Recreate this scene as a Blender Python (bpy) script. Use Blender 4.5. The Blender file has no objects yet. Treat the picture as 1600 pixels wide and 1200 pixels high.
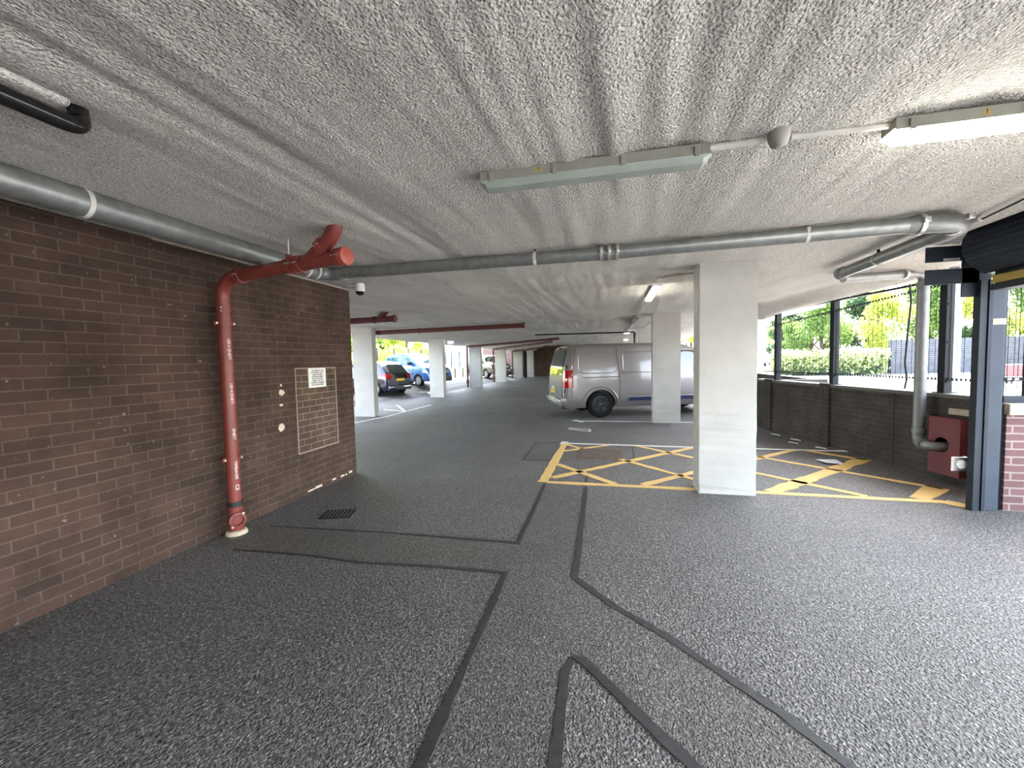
import bpy, bmesh, math, random
from mathutils import Vector, Matrix, noise
random.seed(7)
sc = bpy.context.scene
COL = sc.collection
PI = math.pi
V = Vector

# ------------------------------------------------------------------ materials
def new_mat(name):
    m = bpy.data.materials.new(name); m.use_nodes = True
    nt = m.node_tree
    b = nt.nodes['Principled BSDF']
    return m, nt, b
def N(nt, t, **kw):
    n = nt.nodes.new(t)
    for k, v in kw.items():
        if k.startswith('i_'):
            n.inputs[k[2:].replace('_', ' ')].default_value = v
        else: setattr(n, k, v)
    return n
def L(nt, a, ao, b, bi): nt.links.new(a.outputs[ao], b.inputs[bi])
def ramp(nt, stops, interp='LINEAR'):
    r = nt.nodes.new('ShaderNodeValToRGB'); cr = r.color_ramp; cr.interpolation = interp
    while len(cr.elements) < len(stops): cr.elements.new(0.5)
    for e, (p, c) in zip(cr.elements, stops):
        e.position = p; e.color = c if len(c) == 4 else (*c, 1)
    return r
def g(v): return (v, v, v, 1)
def setb(b, col=None, rough=None, metal=None, spec=None, coat=None):
    if col is not None: b.inputs['Base Color'].default_value = (*col, 1)
    if rough is not None: b.inputs['Roughness'].default_value = rough
    if metal is not None: b.inputs['Metallic'].default_value = metal
    if spec is not None: b.inputs['Specular IOR Level'].default_value = spec
    if coat is not None: b.inputs['Coat Weight'].default_value = coat; b.inputs['Coat Roughness'].default_value = .10
def plain(name, col, rough=.5, metal=0, var=.12, scale=12, bump=0, spec=.5, coat=0, bscale=None):
    """slightly mottled procedural surface"""
    m, nt, b = new_mat(name); setb(b, col, rough, metal, spec, coat)
    tc = N(nt, 'ShaderNodeTexCoord'); no = N(nt, 'ShaderNodeTexNoise'); no.inputs['Scale'].default_value = scale; no.inputs['Detail'].default_value = 5
    L(nt, tc, 'Object', no, 'Vector')
    r = ramp(nt, [(.3, tuple(c*(1-var) for c in col)), (.7, tuple(min(1, c*(1+var)) for c in col))])
    L(nt, no, 'Fac', r, 'Fac'); L(nt, r, 'Color', b, 'Base Color')
    if bump:
        n2 = N(nt, 'ShaderNodeTexNoise'); n2.inputs['Scale'].default_value = bscale or scale*8; n2.inputs['Detail'].default_value = 3
        L(nt, tc, 'Object', n2, 'Vector')
        bp = N(nt, 'ShaderNodeBump'); bp.inputs['Strength'].default_value = bump; bp.inputs['Distance'].default_value = .005
        L(nt, n2, 'Fac', bp, 'Height'); L(nt, bp, 'Normal', b, 'Normal')
    return m
def emit(name, col, s):
    m, nt, b = new_mat(name); setb(b, (.9, .9, .88), .4)
    b.inputs['Emission Color'].default_value = (*col, 1); b.inputs['Emission Strength'].default_value = s
    return m

def asphalt(name, dark, light, bumpd, scale, rough=.62):
    m, nt, b = new_mat(name); setb(b, dark, rough, 0, .5)
    tc = N(nt, 'ShaderNodeTexCoord')
    vo = N(nt, 'ShaderNodeTexVoronoi'); vo.inputs['Scale'].default_value = scale; L(nt, tc, 'Object', vo, 'Vector')
    n1 = N(nt, 'ShaderNodeTexNoise'); n1.inputs['Scale'].default_value = scale*.55; n1.inputs['Detail'].default_value = 4; L(nt, tc, 'Object', n1, 'Vector')
    big = N(nt, 'ShaderNodeTexNoise'); big.inputs['Scale'].default_value = .7; big.inputs['Detail'].default_value = 5; L(nt, tc, 'Object', big, 'Vector')
    r = ramp(nt, [(.25, dark), (.75, light)]); L(nt, n1, 'Fac', r, 'Fac')
    rb = ramp(nt, [(.3, g(.78)), (.7, g(1.12))]); L(nt, big, 'Fac', rb, 'Fac')
    mx = N(nt, 'ShaderNodeMix', data_type='RGBA', blend_type='MULTIPLY'); mx.inputs[0].default_value = 1
    L(nt, r, 'Color', mx, 6); L(nt, rb, 'Color', mx, 7)
    st = N(nt, 'ShaderNodeTexVoronoi'); st.inputs['Scale'].default_value = scale*1.15; L(nt, tc, 'Object', st, 'Vector')
    sv = N(nt, 'ShaderNodeSeparateColor'); L(nt, st, 'Color', sv, 0)
    sr = ramp(nt, [(0, g(.42)), (.55, g(.85)), (.85, g(1.45)), (1, g(2.3))]); L(nt, sv, 0, sr, 'Fac')
    ms = N(nt, 'ShaderNodeMix', data_type='RGBA', blend_type='MULTIPLY'); ms.inputs[0].default_value = .8
    L(nt, mx, 2, ms, 6); L(nt, sr, 'Color', ms, 7); mx = ms
    # pale stone chips
    v2 = N(nt, 'ShaderNodeTexVoronoi'); v2.inputs['Scale'].default_value = 38; L(nt, tc, 'Object', v2, 'Vector')
    chip = ramp(nt, [(.968, g(0)), (.975, g(1))]); L(nt, v2, 'Color', chip, 'Fac')
    dd = N(nt, 'ShaderNodeMath', operation='LESS_THAN'); dd.inputs[1].default_value = .22; L(nt, v2, 'Distance', dd, 0)
    mu = N(nt, 'ShaderNodeMath', operation='MULTIPLY'); L(nt, chip, 'Color', mu, 0); L(nt, dd, 0, mu, 1)
    m2 = N(nt, 'ShaderNodeMix', data_type='RGBA'); L(nt, mu, 0, m2, 0); L(nt, mx, 2, m2, 6); m2.inputs[7].default_value = (.38, .36, .33, 1)
    L(nt, m2, 2, b, 'Base Color')
    ad = N(nt, 'ShaderNodeMath', operation='ADD'); L(nt, n1, 'Fac', ad, 0)
    sm = N(nt, 'ShaderNodeMath', operation='MULTIPLY'); sm.inputs[1].default_value = -.5; L(nt, vo, 'Distance', sm, 0); L(nt, sm, 0, ad, 1)
    bp = N(nt, 'ShaderNodeBump'); bp.inputs['Strength'].default_value = 1; bp.inputs['Distance'].default_value = bumpd
    L(nt, ad, 0, bp, 'Height'); L(nt, bp, 'Normal', b, 'Normal')
    return m

def brick(name, c1, c2, mort, axes, msize=.006, bumps=.6, off=(0, 0), dirt=(.55, 1.15), stains=True):
    m, nt, b = new_mat(name); setb(b, c1, .85, 0, .25)
    tc = N(nt, 'ShaderNodeTexCoord'); sp = N(nt, 'ShaderNodeSeparateXYZ'); cb = N(nt, 'ShaderNodeCombineXYZ')
    L(nt, tc, 'Object', sp, 0)
    for k, (ax, o) in enumerate(zip(axes, off)):
        a = N(nt, 'ShaderNodeMath', operation='ADD'); a.inputs[1].default_value = o; L(nt, sp, 'XYZ'.index(ax), a, 0); L(nt, a, 0, cb, k)
    wob = N(nt, 'ShaderNodeTexNoise'); wob.inputs['Scale'].default_value = 9; L(nt, tc, 'Object', wob, 'Vector')
    vm = N(nt, 'ShaderNodeVectorMath', operation='MULTIPLY_ADD'); L(nt, wob, 'Color', vm, 0); vm.inputs[1].default_value = (.006, .006, 0); L(nt, cb, 0, vm, 2)
    br = N(nt, 'ShaderNodeTexBrick'); br.offset = .5
    br.inputs['Scale'].default_value = 1; br.inputs['Brick Width'].default_value = .225; br.inputs['Row Height'].default_value = .075
    br.inputs['Mortar Size'].default_value = msize; br.inputs['Mortar Smooth'].default_value = .25
    br.inputs['Color1'].default_value = (*c1, 1); br.inputs['Color2'].default_value = (*c2, 1); br.inputs['Mortar'].default_value = (*mort, 1)
    L(nt, vm, 0, br, 'Vector')
    no = N(nt, 'ShaderNodeTexNoise'); no.inputs['Scale'].default_value = 2.2; no.inputs['Detail'].default_value = 7; no.inputs['Roughness'].default_value = .65; L(nt, tc, 'Object', no, 'Vector')
    r = ramp(nt, [(.3, g(dirt[0])), (.7, g(dirt[1]))]); L(nt, no, 'Fac', r, 'Fac')
    mx = N(nt, 'ShaderNodeMix', data_type='RGBA', blend_type='MULTIPLY'); mx.inputs[0].default_value = 1
    L(nt, br, 'Color', mx, 6); L(nt, r, 'Color', mx, 7)
    out = (mx, 2)
    if stains:   # white lime flecks and splashes
        n3 = N(nt, 'ShaderNodeTexNoise'); n3.inputs['Scale'].default_value = 26; n3.inputs['Detail'].default_value = 4; L(nt, tc, 'Object', n3, 'Vector')
        r3 = ramp(nt, [(.68, g(0)), (.76, g(.55))]); L(nt, n3, 'Fac', r3, 'Fac')
        m3 = N(nt, 'ShaderNodeMix', data_type='RGBA'); L(nt, r3, 'Color', m3, 0); L(nt, mx, 2, m3, 6); m3.inputs[7].default_value = (.30, .27, .23, 1)
        out = (m3, 2)
    L(nt, out[0], out[1], b, 'Base Color')
    fine = N(nt, 'ShaderNodeTexNoise'); fine.inputs['Scale'].default_value = 120; L(nt, tc, 'Object', fine, 'Vector')
    inv = N(nt, 'ShaderNodeMath', operation='MULTIPLY_ADD'); L(nt, br, 'Fac', inv, 0); inv.inputs[1].default_value = -1; 
    fs = N(nt, 'ShaderNodeMath', operation='MULTIPLY'); fs.inputs[1].default_value = .35; L(nt, fine, 'Fac', fs, 0); L(nt, fs, 0, inv, 2)
    bp = N(nt, 'ShaderNodeBump'); bp.inputs['Strength'].default_value = bumps; bp.inputs['Distance'].default_value = .008
    L(nt, inv, 0, bp, 'Height'); L(nt, bp, 'Normal', b, 'Normal')
    return m

def plaster(name):
    m, nt, b = new_mat(name); setb(b, (.6, .57, .53), .9, 0, .15)
    tc = N(nt, 'ShaderNodeTexCoord')
    mp = N(nt, 'ShaderNodeMapping'); mp.inputs['Scale'].default_value = (1, .28, 1); L(nt, tc, 'Object', mp, 'Vector')
    big = N(nt, 'ShaderNodeTexNoise'); big.inputs['Scale'].default_value = 2.2; big.inputs['Detail'].default_value = 6; L(nt, mp, 'Vector', big, 'Vector')
    r = ramp(nt, [(.3, (.71, .68, .63)), (.65, (.87, .835, .775))]); L(nt, big, 'Fac', r, 'Fac')
    fl = N(nt, 'ShaderNodeTexVoronoi'); fl.inputs['Scale'].default_value = 95; L(nt, tc, 'Object', fl, 'Vector')
    fs = N(nt, 'ShaderNodeSeparateColor'); L(nt, fl, 'Color', fs, 0)
    fr = ramp(nt, [(0, g(.72)), (.5, g(.97)), (1, g(1.12))]); L(nt, fs, 0, fr, 'Fac')
    fm = N(nt, 'ShaderNodeMix', data_type='RGBA', blend_type='MULTIPLY'); fm.inputs[0].default_value = .8
    L(nt, r, 'Color', fm, 6); L(nt, fr, 'Color', fm, 7); L(nt, fm, 2, b, 'Base Color')
    s1 = N(nt, 'ShaderNodeTexNoise'); s1.inputs['Scale'].default_value = 105; s1.inputs['Detail'].default_value = 3; s1.inputs['Roughness'].default_value = .55; L(nt, tc, 'Object', s1, 'Vector')
    s2 = N(nt, 'ShaderNodeTexVoronoi'); s2.inputs['Scale'].default_value = 90; s2.feature = 'SMOOTH_F1'; L(nt, tc, 'Object', s2, 'Vector')
    ml = N(nt, 'ShaderNodeMath', operation='MULTIPLY'); ml.inputs[1].default_value = -.6; L(nt, s2, 'Distance', ml, 0)
    ad = N(nt, 'ShaderNodeMath', operation='ADD'); L(nt, s1, 'Fac', ad, 0); L(nt, ml, 0, ad, 1)
    bp = N(nt, 'ShaderNodeBump'); bp.inputs['Strength'].default_value = 1; bp.inputs['Distance'].default_value = .030
    L(nt, ad, 0, bp, 'Height'); L(nt, bp, 'Normal', b, 'Normal')
    return m

def painted(name, col, scratch=.25):
    """worn road paint"""
    m, nt, b = new_mat(name); setb(b, col, .7, 0, .3)
    tc = N(nt, 'ShaderNodeTexCoord')
    n = N(nt, 'ShaderNodeTexNoise'); n.inputs['Scale'].default_value = 45; n.inputs['Detail'].default_value = 6; L(nt, tc, 'Object', n, 'Vector')
    n2 = N(nt, 'ShaderNodeTexNoise'); n2.inputs['Scale'].default_value = 2.5; L(nt, tc, 'Object', n2, 'Vector')
    ad = N(nt, 'ShaderNodeMath', operation='MULTIPLY_ADD'); L(nt, n2, 'Fac', ad, 0); ad.inputs[1].default_value = .5; L(nt, n, 'Fac', ad, 2)
    r = ramp(nt, [(.40+scratch*.2, (.11, .10, .085)), (.52+scratch*.35, col)]); L(nt, ad, 0, r, 'Fac'); L(nt, r, 'Color', b, 'Base Color')
    bp = N(nt, 'ShaderNodeBump'); bp.inputs['Strength'].default_value = .6; bp.inputs['Distance'].default_value = .004
    L(nt, n, 'Fac', bp, 'Height'); L(nt, bp, 'Normal', b, 'Normal')
    return m

def leafmat(name, a, bcol):
    m, nt, b = new_mat(name); setb(b, a, .6, 0, .3)
    oi = N(nt, 'ShaderNodeTexCoord'); n = N(nt, 'ShaderNodeTexNoise'); n.inputs['Scale'].default_value = 3.5; L(nt, oi, 'Object', n, 'Vector')
    r = ramp(nt, [(.35, a), (.65, bcol)]); L(nt, n, 'Fac', r, 'Fac'); L(nt, r, 'Color', b, 'Base Color')
    tr = N(nt, 'ShaderNodeBsdfTranslucent'); L(nt, r, 'Color', tr, 'Color')
    mixs = N(nt, 'ShaderNodeMixShader'); mixs.inputs[0].default_value = .4
    out = nt.nodes['Material Output']
    L(nt, b, 0, mixs, 1); L(nt, tr, 0, mixs, 2); L(nt, mixs, 0, out, 'Surface')
    return m
def glassmat(name, tint, rough=.02, alpha=.55):
    m, nt, b = new_mat(name); setb(b, tint, rough, 0, .8)
    tr = N(nt, 'ShaderNodeBsdfTransparent'); tr.inputs[0].default_value = (.75, .85, .8, 1)
    mixs = N(nt, 'ShaderNodeMixShader'); mixs.inputs[0].default_value = alpha
    out = nt.nodes['Material Output']; L(nt, tr, 0, mixs, 1); L(nt, b, 0, mixs, 2); L(nt, mixs, 0, out, 'Surface')
    return m
def carpaint(name, col, metal=.5, rough=.28):
    m, nt, b = new_mat(name); setb(b, col, rough, metal, .5, 1.0)
    tc = N(nt, 'ShaderNodeTexCoord'); n = N(nt, 'ShaderNodeTexNoise'); n.inputs['Scale'].default_value = 400; L(nt, tc, 'Object', n, 'Vector')
    r = ramp(nt, [(.3, tuple(c*.92 for c in col)), (.7, tuple(min(1, c*1.08) for c in col))]); L(nt, n, 'Fac', r, 'Fac'); L(nt, r, 'Color', b, 'Base Color')
    return m

M = {}
M['asphalt'] = asphalt('asphalt', (.031, .029, .026), (.215, .204, .19), .014, 95)
M['patch'] = asphalt('trench_asphalt', (.036, .032, .028), (.18, .168, .15), .009, 115, .66)
M['sealant'] = plain('bitumen_sealant', (.028, .028, .028), .55, var=.3, scale=25, bump=.5)
M['yard'] = asphalt('yard_tarmac', (.075, .073, .07), (.14, .137, .13), .006, 60, .85)
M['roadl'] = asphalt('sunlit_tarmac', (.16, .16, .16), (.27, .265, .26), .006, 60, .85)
M['brick'] = brick('brown_brick', (.060, .036, .026), (.084, .048, .035), (.105, .078, .060), 'YZ')
M['brickx'] = brick('brown_brick_return', (.066, .036, .026), (.090, .050, .036), (.11, .08, .062), 'XZ')
M['brickpan'] = brick('infill_brick', (.095, .062, .043), (.115, .075, .052), (.27, .215, .165), 'YZ', .0048, .4, stains=False)
M['brickpar'] = brick('dusty_parapet_brick', (.050, .043, .038), (.062, .053, .047), (.080, .071, .063), 'YZ', .006, .5, stains=False)
M['brickred'] = brick('red_brick', (.125, .068, .068), (.155, .082, .08), (.25, .20, .19), 'XZ', .009, .5, stains=False, dirt=(.8, 1.1))
M['ceil'] = plaster('sprayed_plaster')
M['column'] = plain('white_painted_concrete', (.45, .435, .405), .75, var=.07, scale=3.5, bump=.35, bscale=70)
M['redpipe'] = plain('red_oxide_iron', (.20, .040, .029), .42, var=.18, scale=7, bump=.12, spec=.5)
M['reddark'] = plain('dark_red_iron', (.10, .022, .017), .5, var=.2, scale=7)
M['galv'] = plain('galvanised_steel', (.28, .295, .285), .42, .7, var=.18, scale=14)
M['galvdull'] = plain('dull_zinc_steel', (.21, .218, .217), .5, .55, var=.14, scale=14)
M['steel'] = plain('bright_clip_steel', (.62, .60, .57), .35, .9, var=.1)
M['rubber'] = plain('black_rubber', (.018, .018, .018), .6, var=.2)
M['black'] = plain('black_gloss', (.008, .008, .009), .12, var=.05)
M['cement'] = plain('cement_collar', (.48, .40, .28), .9, var=.15, scale=30, bump=.5)
M['yellow'] = painted('yellow_road_paint', (.66, .44, .16))
M['white'] = painted('white_road_paint', (.62, .60, .56))
M['fitting'] = plain('weathered_fitting_plastic', (.26, .26, .22), .5, var=.12, scale=9)
M['diff'] = plain('dusty_diffuser', (.33, .37, .33), .3, var=.08, scale=6)
M['conduit'] = plain('painted_conduit', (.58, .56, .52), .7, var=.1)
M['lit'] = emit('lit_tube_diffuser', (1, .96, .84), 5)
M['wplastic'] = plain('white_plastic', (.74, .73, .70), .45, var=.05)
M['detector'] = plain('beige_detector_plastic', (.33, .315, .285), .6, var=.08)
M['anthracite'] = plain('anthracite_steel', (.019, .026, .037), .55, 0, var=.15, scale=5, spec=.25)
M['bluegrey'] = plain('blue_grey_steel', (.042, .053, .070), .6, 0, var=.1, scale=6, spec=.25)
M['post'] = plain('dark_fence_steel', (.012, .014, .017), .6, 0, var=.2, spec=.2)
M['wire'] = plain('dark_mesh_wire', (.014, .015, .016), .5, .3, var=.1)
M['stripe'] = plain('yellow_safety_strip', (.42, .29, .06), .6, var=.1)
M['redboard'] = plain('red_stained_board', (.13, .022, .028), .6, var=.18, scale=6, bump=.2)
M['board'] = plain('bare_board', (.34, .29, .24), .8, var=.15, scale=10)
M['coping'] = plain('sand_coping', (.55, .42, .30), .85, var=.25, scale=18, bump=.6)
M['filler'] = plain('pale_filler', (.58, .50, .38), .9, var=.1, scale=20)
M['signw'] = plain('white_sign_board', (.80, .78, .73), .45, var=.03)
M['ink'] = plain('black_lettering', (.02, .02, .02), .6, var=.05)
M['wink'] = plain('white_lettering', (.72, .66, .6), .6, var=.05)
M['paper'] = plain('white_sheet', (.78, .78, .78), .7, var=.04)
M['iron'] = plain('cast_iron_grate', (.02, .02, .02), .6, .4, var=.2, scale=20)
M['rust'] = plain('rusty_cast_iron', (.115, .082, .062), .8, .1, var=.25, scale=18, bump=.4)
M['hole'] = plain('dark_gully', (.004, .004, .004), .9, var=.1)
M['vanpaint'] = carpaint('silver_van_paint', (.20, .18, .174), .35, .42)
M['vanshade'] = carpaint('shaded_silver_tailgate', (.085, .09, .082), .5, .25)  # van silver with the tailgate's shade and green reflections put into the colour
M['bluepaint'] = carpaint('light_blue_paint', (.035, .12, .33), .35, .28)
M['navypaint'] = carpaint('navy_paint', (.002, .005, .022), .3, .2)
M['greypaint'] = carpaint('grey_paint', (.05, .06, .065), .4, .28)
M['blackpaint'] = carpaint('black_paint', (.012, .012, .012), .2, .2)
M['whitepaint'] = carpaint('white_paint', (.75, .76, .78), 0, .3)
M['tint'] = plain('tinted_car_glass', (.022, .028, .026), .04, 0, var=.02, spec=.9)
M['mirrorglass'] = plain('grey_rear_glass', (.03, .04, .03), .03, .2, var=.02, spec=1)
M['clearglass'] = glassmat('car_glass', (.05, .08, .07), .03, .35)
M['tyre'] = plain('tyre_rubber', (.007, .007, .007), .85, spec=.2, var=.15, scale=20)
M['rimdark'] = plain('dark_alloy', (.03, .03, .034), .35, .5, var=.1)
M['rimsilver'] = plain('silver_alloy', (.72, .73, .74), .3, .6, var=.05)
M['rimgrey'] = plain('grey_wheel_trim', (.30, .31, .32), .4, .5, var=.05)
M['redlens'] = plain('red_lens', (.34, .008, .008), .12, var=.05, spec=.8)
M['lens'] = plain('clear_lens', (.6, .62, .64), .08, .5, var=.05)
M['plate'] = plain('yellow_number_plate', (.72, .46, .03), .4, var=.04)
M['platew'] = plain('white_number_plate', (.75, .75, .72), .4, var=.04)
M['trimblue'] = plain('dark_blue_moulding', (.015, .025, .07), .3, 0, var=.1)
M['chrome'] = plain('chrome_trim', (.7, .71, .73), .12, 1, var=.02)
M['vanshade'].node_tree.nodes['Principled BSDF'].inputs['Coat Weight'].default_value = .25; M['vanshade'].node_tree.nodes['Principled BSDF'].inputs['Roughness'].default_value = .42
M['seam'] = plain('panel_gap', (.02, .02, .02), .8, var=.05)
M['bark'] = plain('tree_bark', (.10, .075, .05), .9, var=.3, scale=9, bump=.5)
M['leafy'] = leafmat('yellow_green_leaves', (.34, .42, .06), (.50, .55, .12))
M['leafg'] = leafmat('mid_green_leaves', (.10, .19, .04), (.22, .33, .08))
M['leafd'] = leafmat('dark_green_leaves', (.04, .085, .04), (.09, .16, .07))
M['leafr'] = leafmat('copper_leaves', (.32, .06, .05), (.45, .12, .08))
M['hedge'] = leafmat('pale_hedge_leaves', (.25, .32, .12), (.42, .48, .22))
M['stonew'] = plain('grey_retaining_wall', (.075, .08, .09), .9, var=.25, scale=4, bump=.5)
M['render'] = plain('pale_render', (.62, .66, .72), .8, var=.06, scale=2)
M['rendblue'] = plain('blue_cladding', (.30, .42, .58), .6, var=.06, scale=2)
M['orange'] = plain('orange_panel', (.75, .22, .05), .5, var=.06)
M['redpan'] = plain('red_panel', (.40, .06, .06), .5, var=.06)
M['bluepan'] = plain('blue_grey_panel', (.16, .26, .36), .5, var=.06)
M['lampgrey'] = plain('pale_grey_post', (.52, .56, .60), .5, .2, var=.08)
M['verge'] = plain('verge_grass', (.20, .27, .07), .95, var=.3, scale=3, bump=.6)
M['wallgreen'] = plain('mossy_low_wall', (.12, .11, .06), .9, var=.25, scale=3, bump=.4)
M['roof'] = plain('roof_felt', (.12, .12, .12), .9, var=.1)

# ------------------------------------------------------------------ mesh builder
class MB:
    def __init__(s): s.v = []; s.f = []
    def add(s, vs, fs):
        o = len(s.v); s.v += [V(p) for p in vs]; s.f += [tuple(i+o for i in f) for f in fs]; return s
    def box(s, lo, hi, mat=None):
        x0, y0, z0 = lo; x1, y1, z1 = hi
        p = [V(c) for c in ((x0,y0,z0),(x1,y0,z0),(x1,y1,z0),(x0,y1,z0),(x0,y0,z1),(x1,y0,z1),(x1,y1,z1),(x0,y1,z1))]
        if mat: p = [mat @ q for q in p]
        return s.add(p, [(3,2,1,0),(4,5,6,7),(0,1,5,4),(1,2,6,5),(2,3,7,6),(3,0,4,7)])
    def bbox(s, lo, hi, r, mat=None, seg=2):
        bm = bmesh.new(); bmesh.ops.create_cube(bm, size=1)
        c = [(a+b)/2 for a, b in zip(lo, hi)]; d = [abs(b-a) for a, b in zip(lo, hi)]
        for v in bm.verts: v.co = V((v.co.x*d[0]+c[0], v.co.y*d[1]+c[1], v.co.z*d[2]+c[2]))
        bmesh.ops.bevel(bm, geom=bm.edges[:], offset=min(r, min(d)*.49), segments=seg, affect='EDGES', profile=.5)
        bm.verts.index_update()
        s.add([mat @ v.co if mat else v.co.copy() for v in bm.verts], [tuple(v.index for v in f.verts) for f in bm.faces]); bm.free(); return s
    def tube(s, path, r, n=12, cap=True, closed=False):
        P = [V(p) for p in path]; rs = r if isinstance(r, (list, tuple)) else [r]*len(P)
        m = len(P); prev = None; rings = []
        for i in range(m):
            if closed: t = P[(i+1) % m]-P[i-1]
            else: t = (P[min(i+1, m-1)]-P[max(i-1, 0)])
            t.normalize()
            if prev is None:
                a = V((0,0,1)) if abs(t.z) < .9 else V((1,0,0)); u = t.cross(a).normalized()
            else:
                u = prev-t*prev.dot(t); u.normalize()
            prev = u; w = t.cross(u)
            rings.append([P[i]+(u*math.cos(2*PI*k/n)+w*math.sin(2*PI*k/n))*rs[i] for k in range(n)])
        vs = [p for q in rings for p in q]; fs = []
        for i in range(m if closed else m-1):
            j = (i+1) % m
            for k in range(n): fs.append((i*n+k, i*n+(k+1) % n, j*n+(k+1) % n, j*n+k))
        if cap and not closed:
            fs.append(tuple(range(n-1, -1, -1))); fs.append(tuple((m-1)*n+k for k in range(n)))
        return s.add(vs, fs)
    def cyl(s, a, b, r, n=16): return s.tube([a, b], r, n)
    def lathe(s, prof, n=24, mat=None):
        """prof: (radius, z) pairs about the z axis"""
        vs = []; fs = []
        for r, z in prof:
            for k in range(n):
                p = V((r*math.cos(2*PI*k/n), r*math.sin(2*PI*k/n), z)); vs.append(mat @ p if mat else p)
        for i in range(len(prof)-1):
            for k in range(n): fs.append((i*n+k, i*n+(k+1) % n, (i+1)*n+(k+1) % n, (i+1)*n+k))
        if prof[0][0] > 1e-5: fs.append(tuple(range(n-1, -1, -1)))
        if prof[-1][0] > 1e-5: fs.append(tuple((len(prof)-1)*n+k for k in range(n)))
        return s.add(vs, fs)
    def prism(s, poly, z0, z1):
        n = len(poly)
        vs = [(x, y, z0) for x, y in poly]+[(x, y, z1) for x, y in poly]
        return s.add(vs, [tuple(range(n-1, -1, -1)), tuple(range(n, 2*n))]+[(i, (i+1) % n, n+(i+1) % n, n+i) for i in range(n)])
    def strip(s, pts, w, z0, z1, jag=0):
        """flat ribbon along a floor polyline; w may vary per point"""
        P = [V((p[0], p[1], 0)) for p in pts]; ws = w if isinstance(w, (list, tuple)) else [w]*len(P)
        if jag:
            Q = []; W = []
            for i in range(len(P)-1):
                k = max(1, int((P[i+1]-P[i]).length/jag))
                for j in range(k):
                    t = j/k; Q.append(P[i].lerp(P[i+1], t)); W.append(ws[i]*(1-t)+ws[i+1]*t)
            Q.append(P[-1]); W.append(ws[-1]); P = Q; ws = [a*random.uniform(.82, 1.18) for a in W]
        a = []; b = []
        for i in range(len(P)):
            d0 = (P[i]-P[i-1]).normalized() if i else (P[1]-P[0]).normalized()
            d1 = (P[i+1]-P[i]).normalized() if i < len(P)-1 else d0
            t = (d0+d1).normalized(); n = V((-t.y, t.x, 0)); k = 1/max(.55, n.dot(V((-d0.y, d0.x, 0))))
            a.append(P[i]+n*ws[i]/2*k); b.append(P[i]-n*ws[i]/2*k)
        n = len(P)
        vs = [V((p.x, p.y, z1)) for p in a]+[V((p.x, p.y, z1)) for p in b]+[V((p.x, p.y, z0)) for p in a]+[V((p.x, p.y, z0)) for p in b]
        fs = []
        for i in range(n-1):
            fs += [(i, n+i, n+i+1, i+1), (2*n+i, 2*n+i+1, 3*n+i+1, 3*n+i), (i, i+1, 2*n+i+1, 2*n+i), (n+i+1, n+i, 3*n+i, 3*n+i+1)]
        fs += [(0, 2*n, 3*n, n), (n-1, 2*n-1, 4*n-1, 3*n-1)]
        return s.add(vs, fs)
    def build(s, name, mat, parent=None, smooth=None, loc=None):
        me = bpy.data.meshes.new(name); me.from_pydata([tuple(p) for p in s.v], [], s.f); me.validate(); me.update()
        bm = bmesh.new(); bm.from_mesh(me); bmesh.ops.recalc_face_normals(bm, faces=bm.faces); bm.to_mesh(me); bm.free()
        me.materials.append(mat if not isinstance(mat, str) else M[mat])
        if smooth:
            for p in me.polygons: p.use_smooth = True
            me.set_sharp_from_angle(angle=math.radians(smooth))
        o = bpy.data.objects.new(name, me); COL.objects.link(o)
        if parent: o.parent = parent
        if loc: o.location = loc
        return o
def arc(c, r, a0, a1, u, w, n=8):
    c = V(c); u = V(u); w = V(w)
    return [c+u*(r*math.cos(a0+(a1-a0)*i/n))+w*(r*math.sin(a0+(a1-a0)*i/n)) for i in range(n+1)]
def bez(a, b, c, n=8):
    a, b, c = V(a), V(b), V(c); return [a*(1-t)**2+b*2*t*(1-t)+c*t*t for t in [i/n for i in range(n+1)]]
def tag(o, label=None, cat=None, group=None, kind=None):
    if label: o['label'] = label
    if cat: o['category'] = cat
    if group: o['group'] = group
    if kind: o['kind'] = kind
    return o
def empty(name, loc=(0,0,0), rz=0, label=None, cat=None, group=None):
    o = bpy.data.objects.new(name, None); COL.objects.link(o); o.location = loc; o.rotation_euler = (0, 0, rz); o.empty_display_size = .1
    return tag(o, label, cat, group)
def copy_tree(o, parent=None):
    c = o.copy(); COL.objects.link(c)
    if parent: c.parent = parent
    for ch in list(o.children): copy_tree(ch, c)
    return c
def struct(o): o['kind'] = 'structure'; return o

# ------------------------------------------------------------------ floor and its seams
PD = V((.196, -.981, 0)).normalized(); PN = V((-PD.y*-1, 0, 0)); PN = V((PD.y, -PD.x, 0)).normalized()   # along the parapet towards the entrance; into the car park
P0 = V((3.36, 8.78, 0))
def par(t, off=0, z=0): return P0+PD*t+PN*off+V((0, 0, z))     # a point by the right-hand parapet

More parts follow.
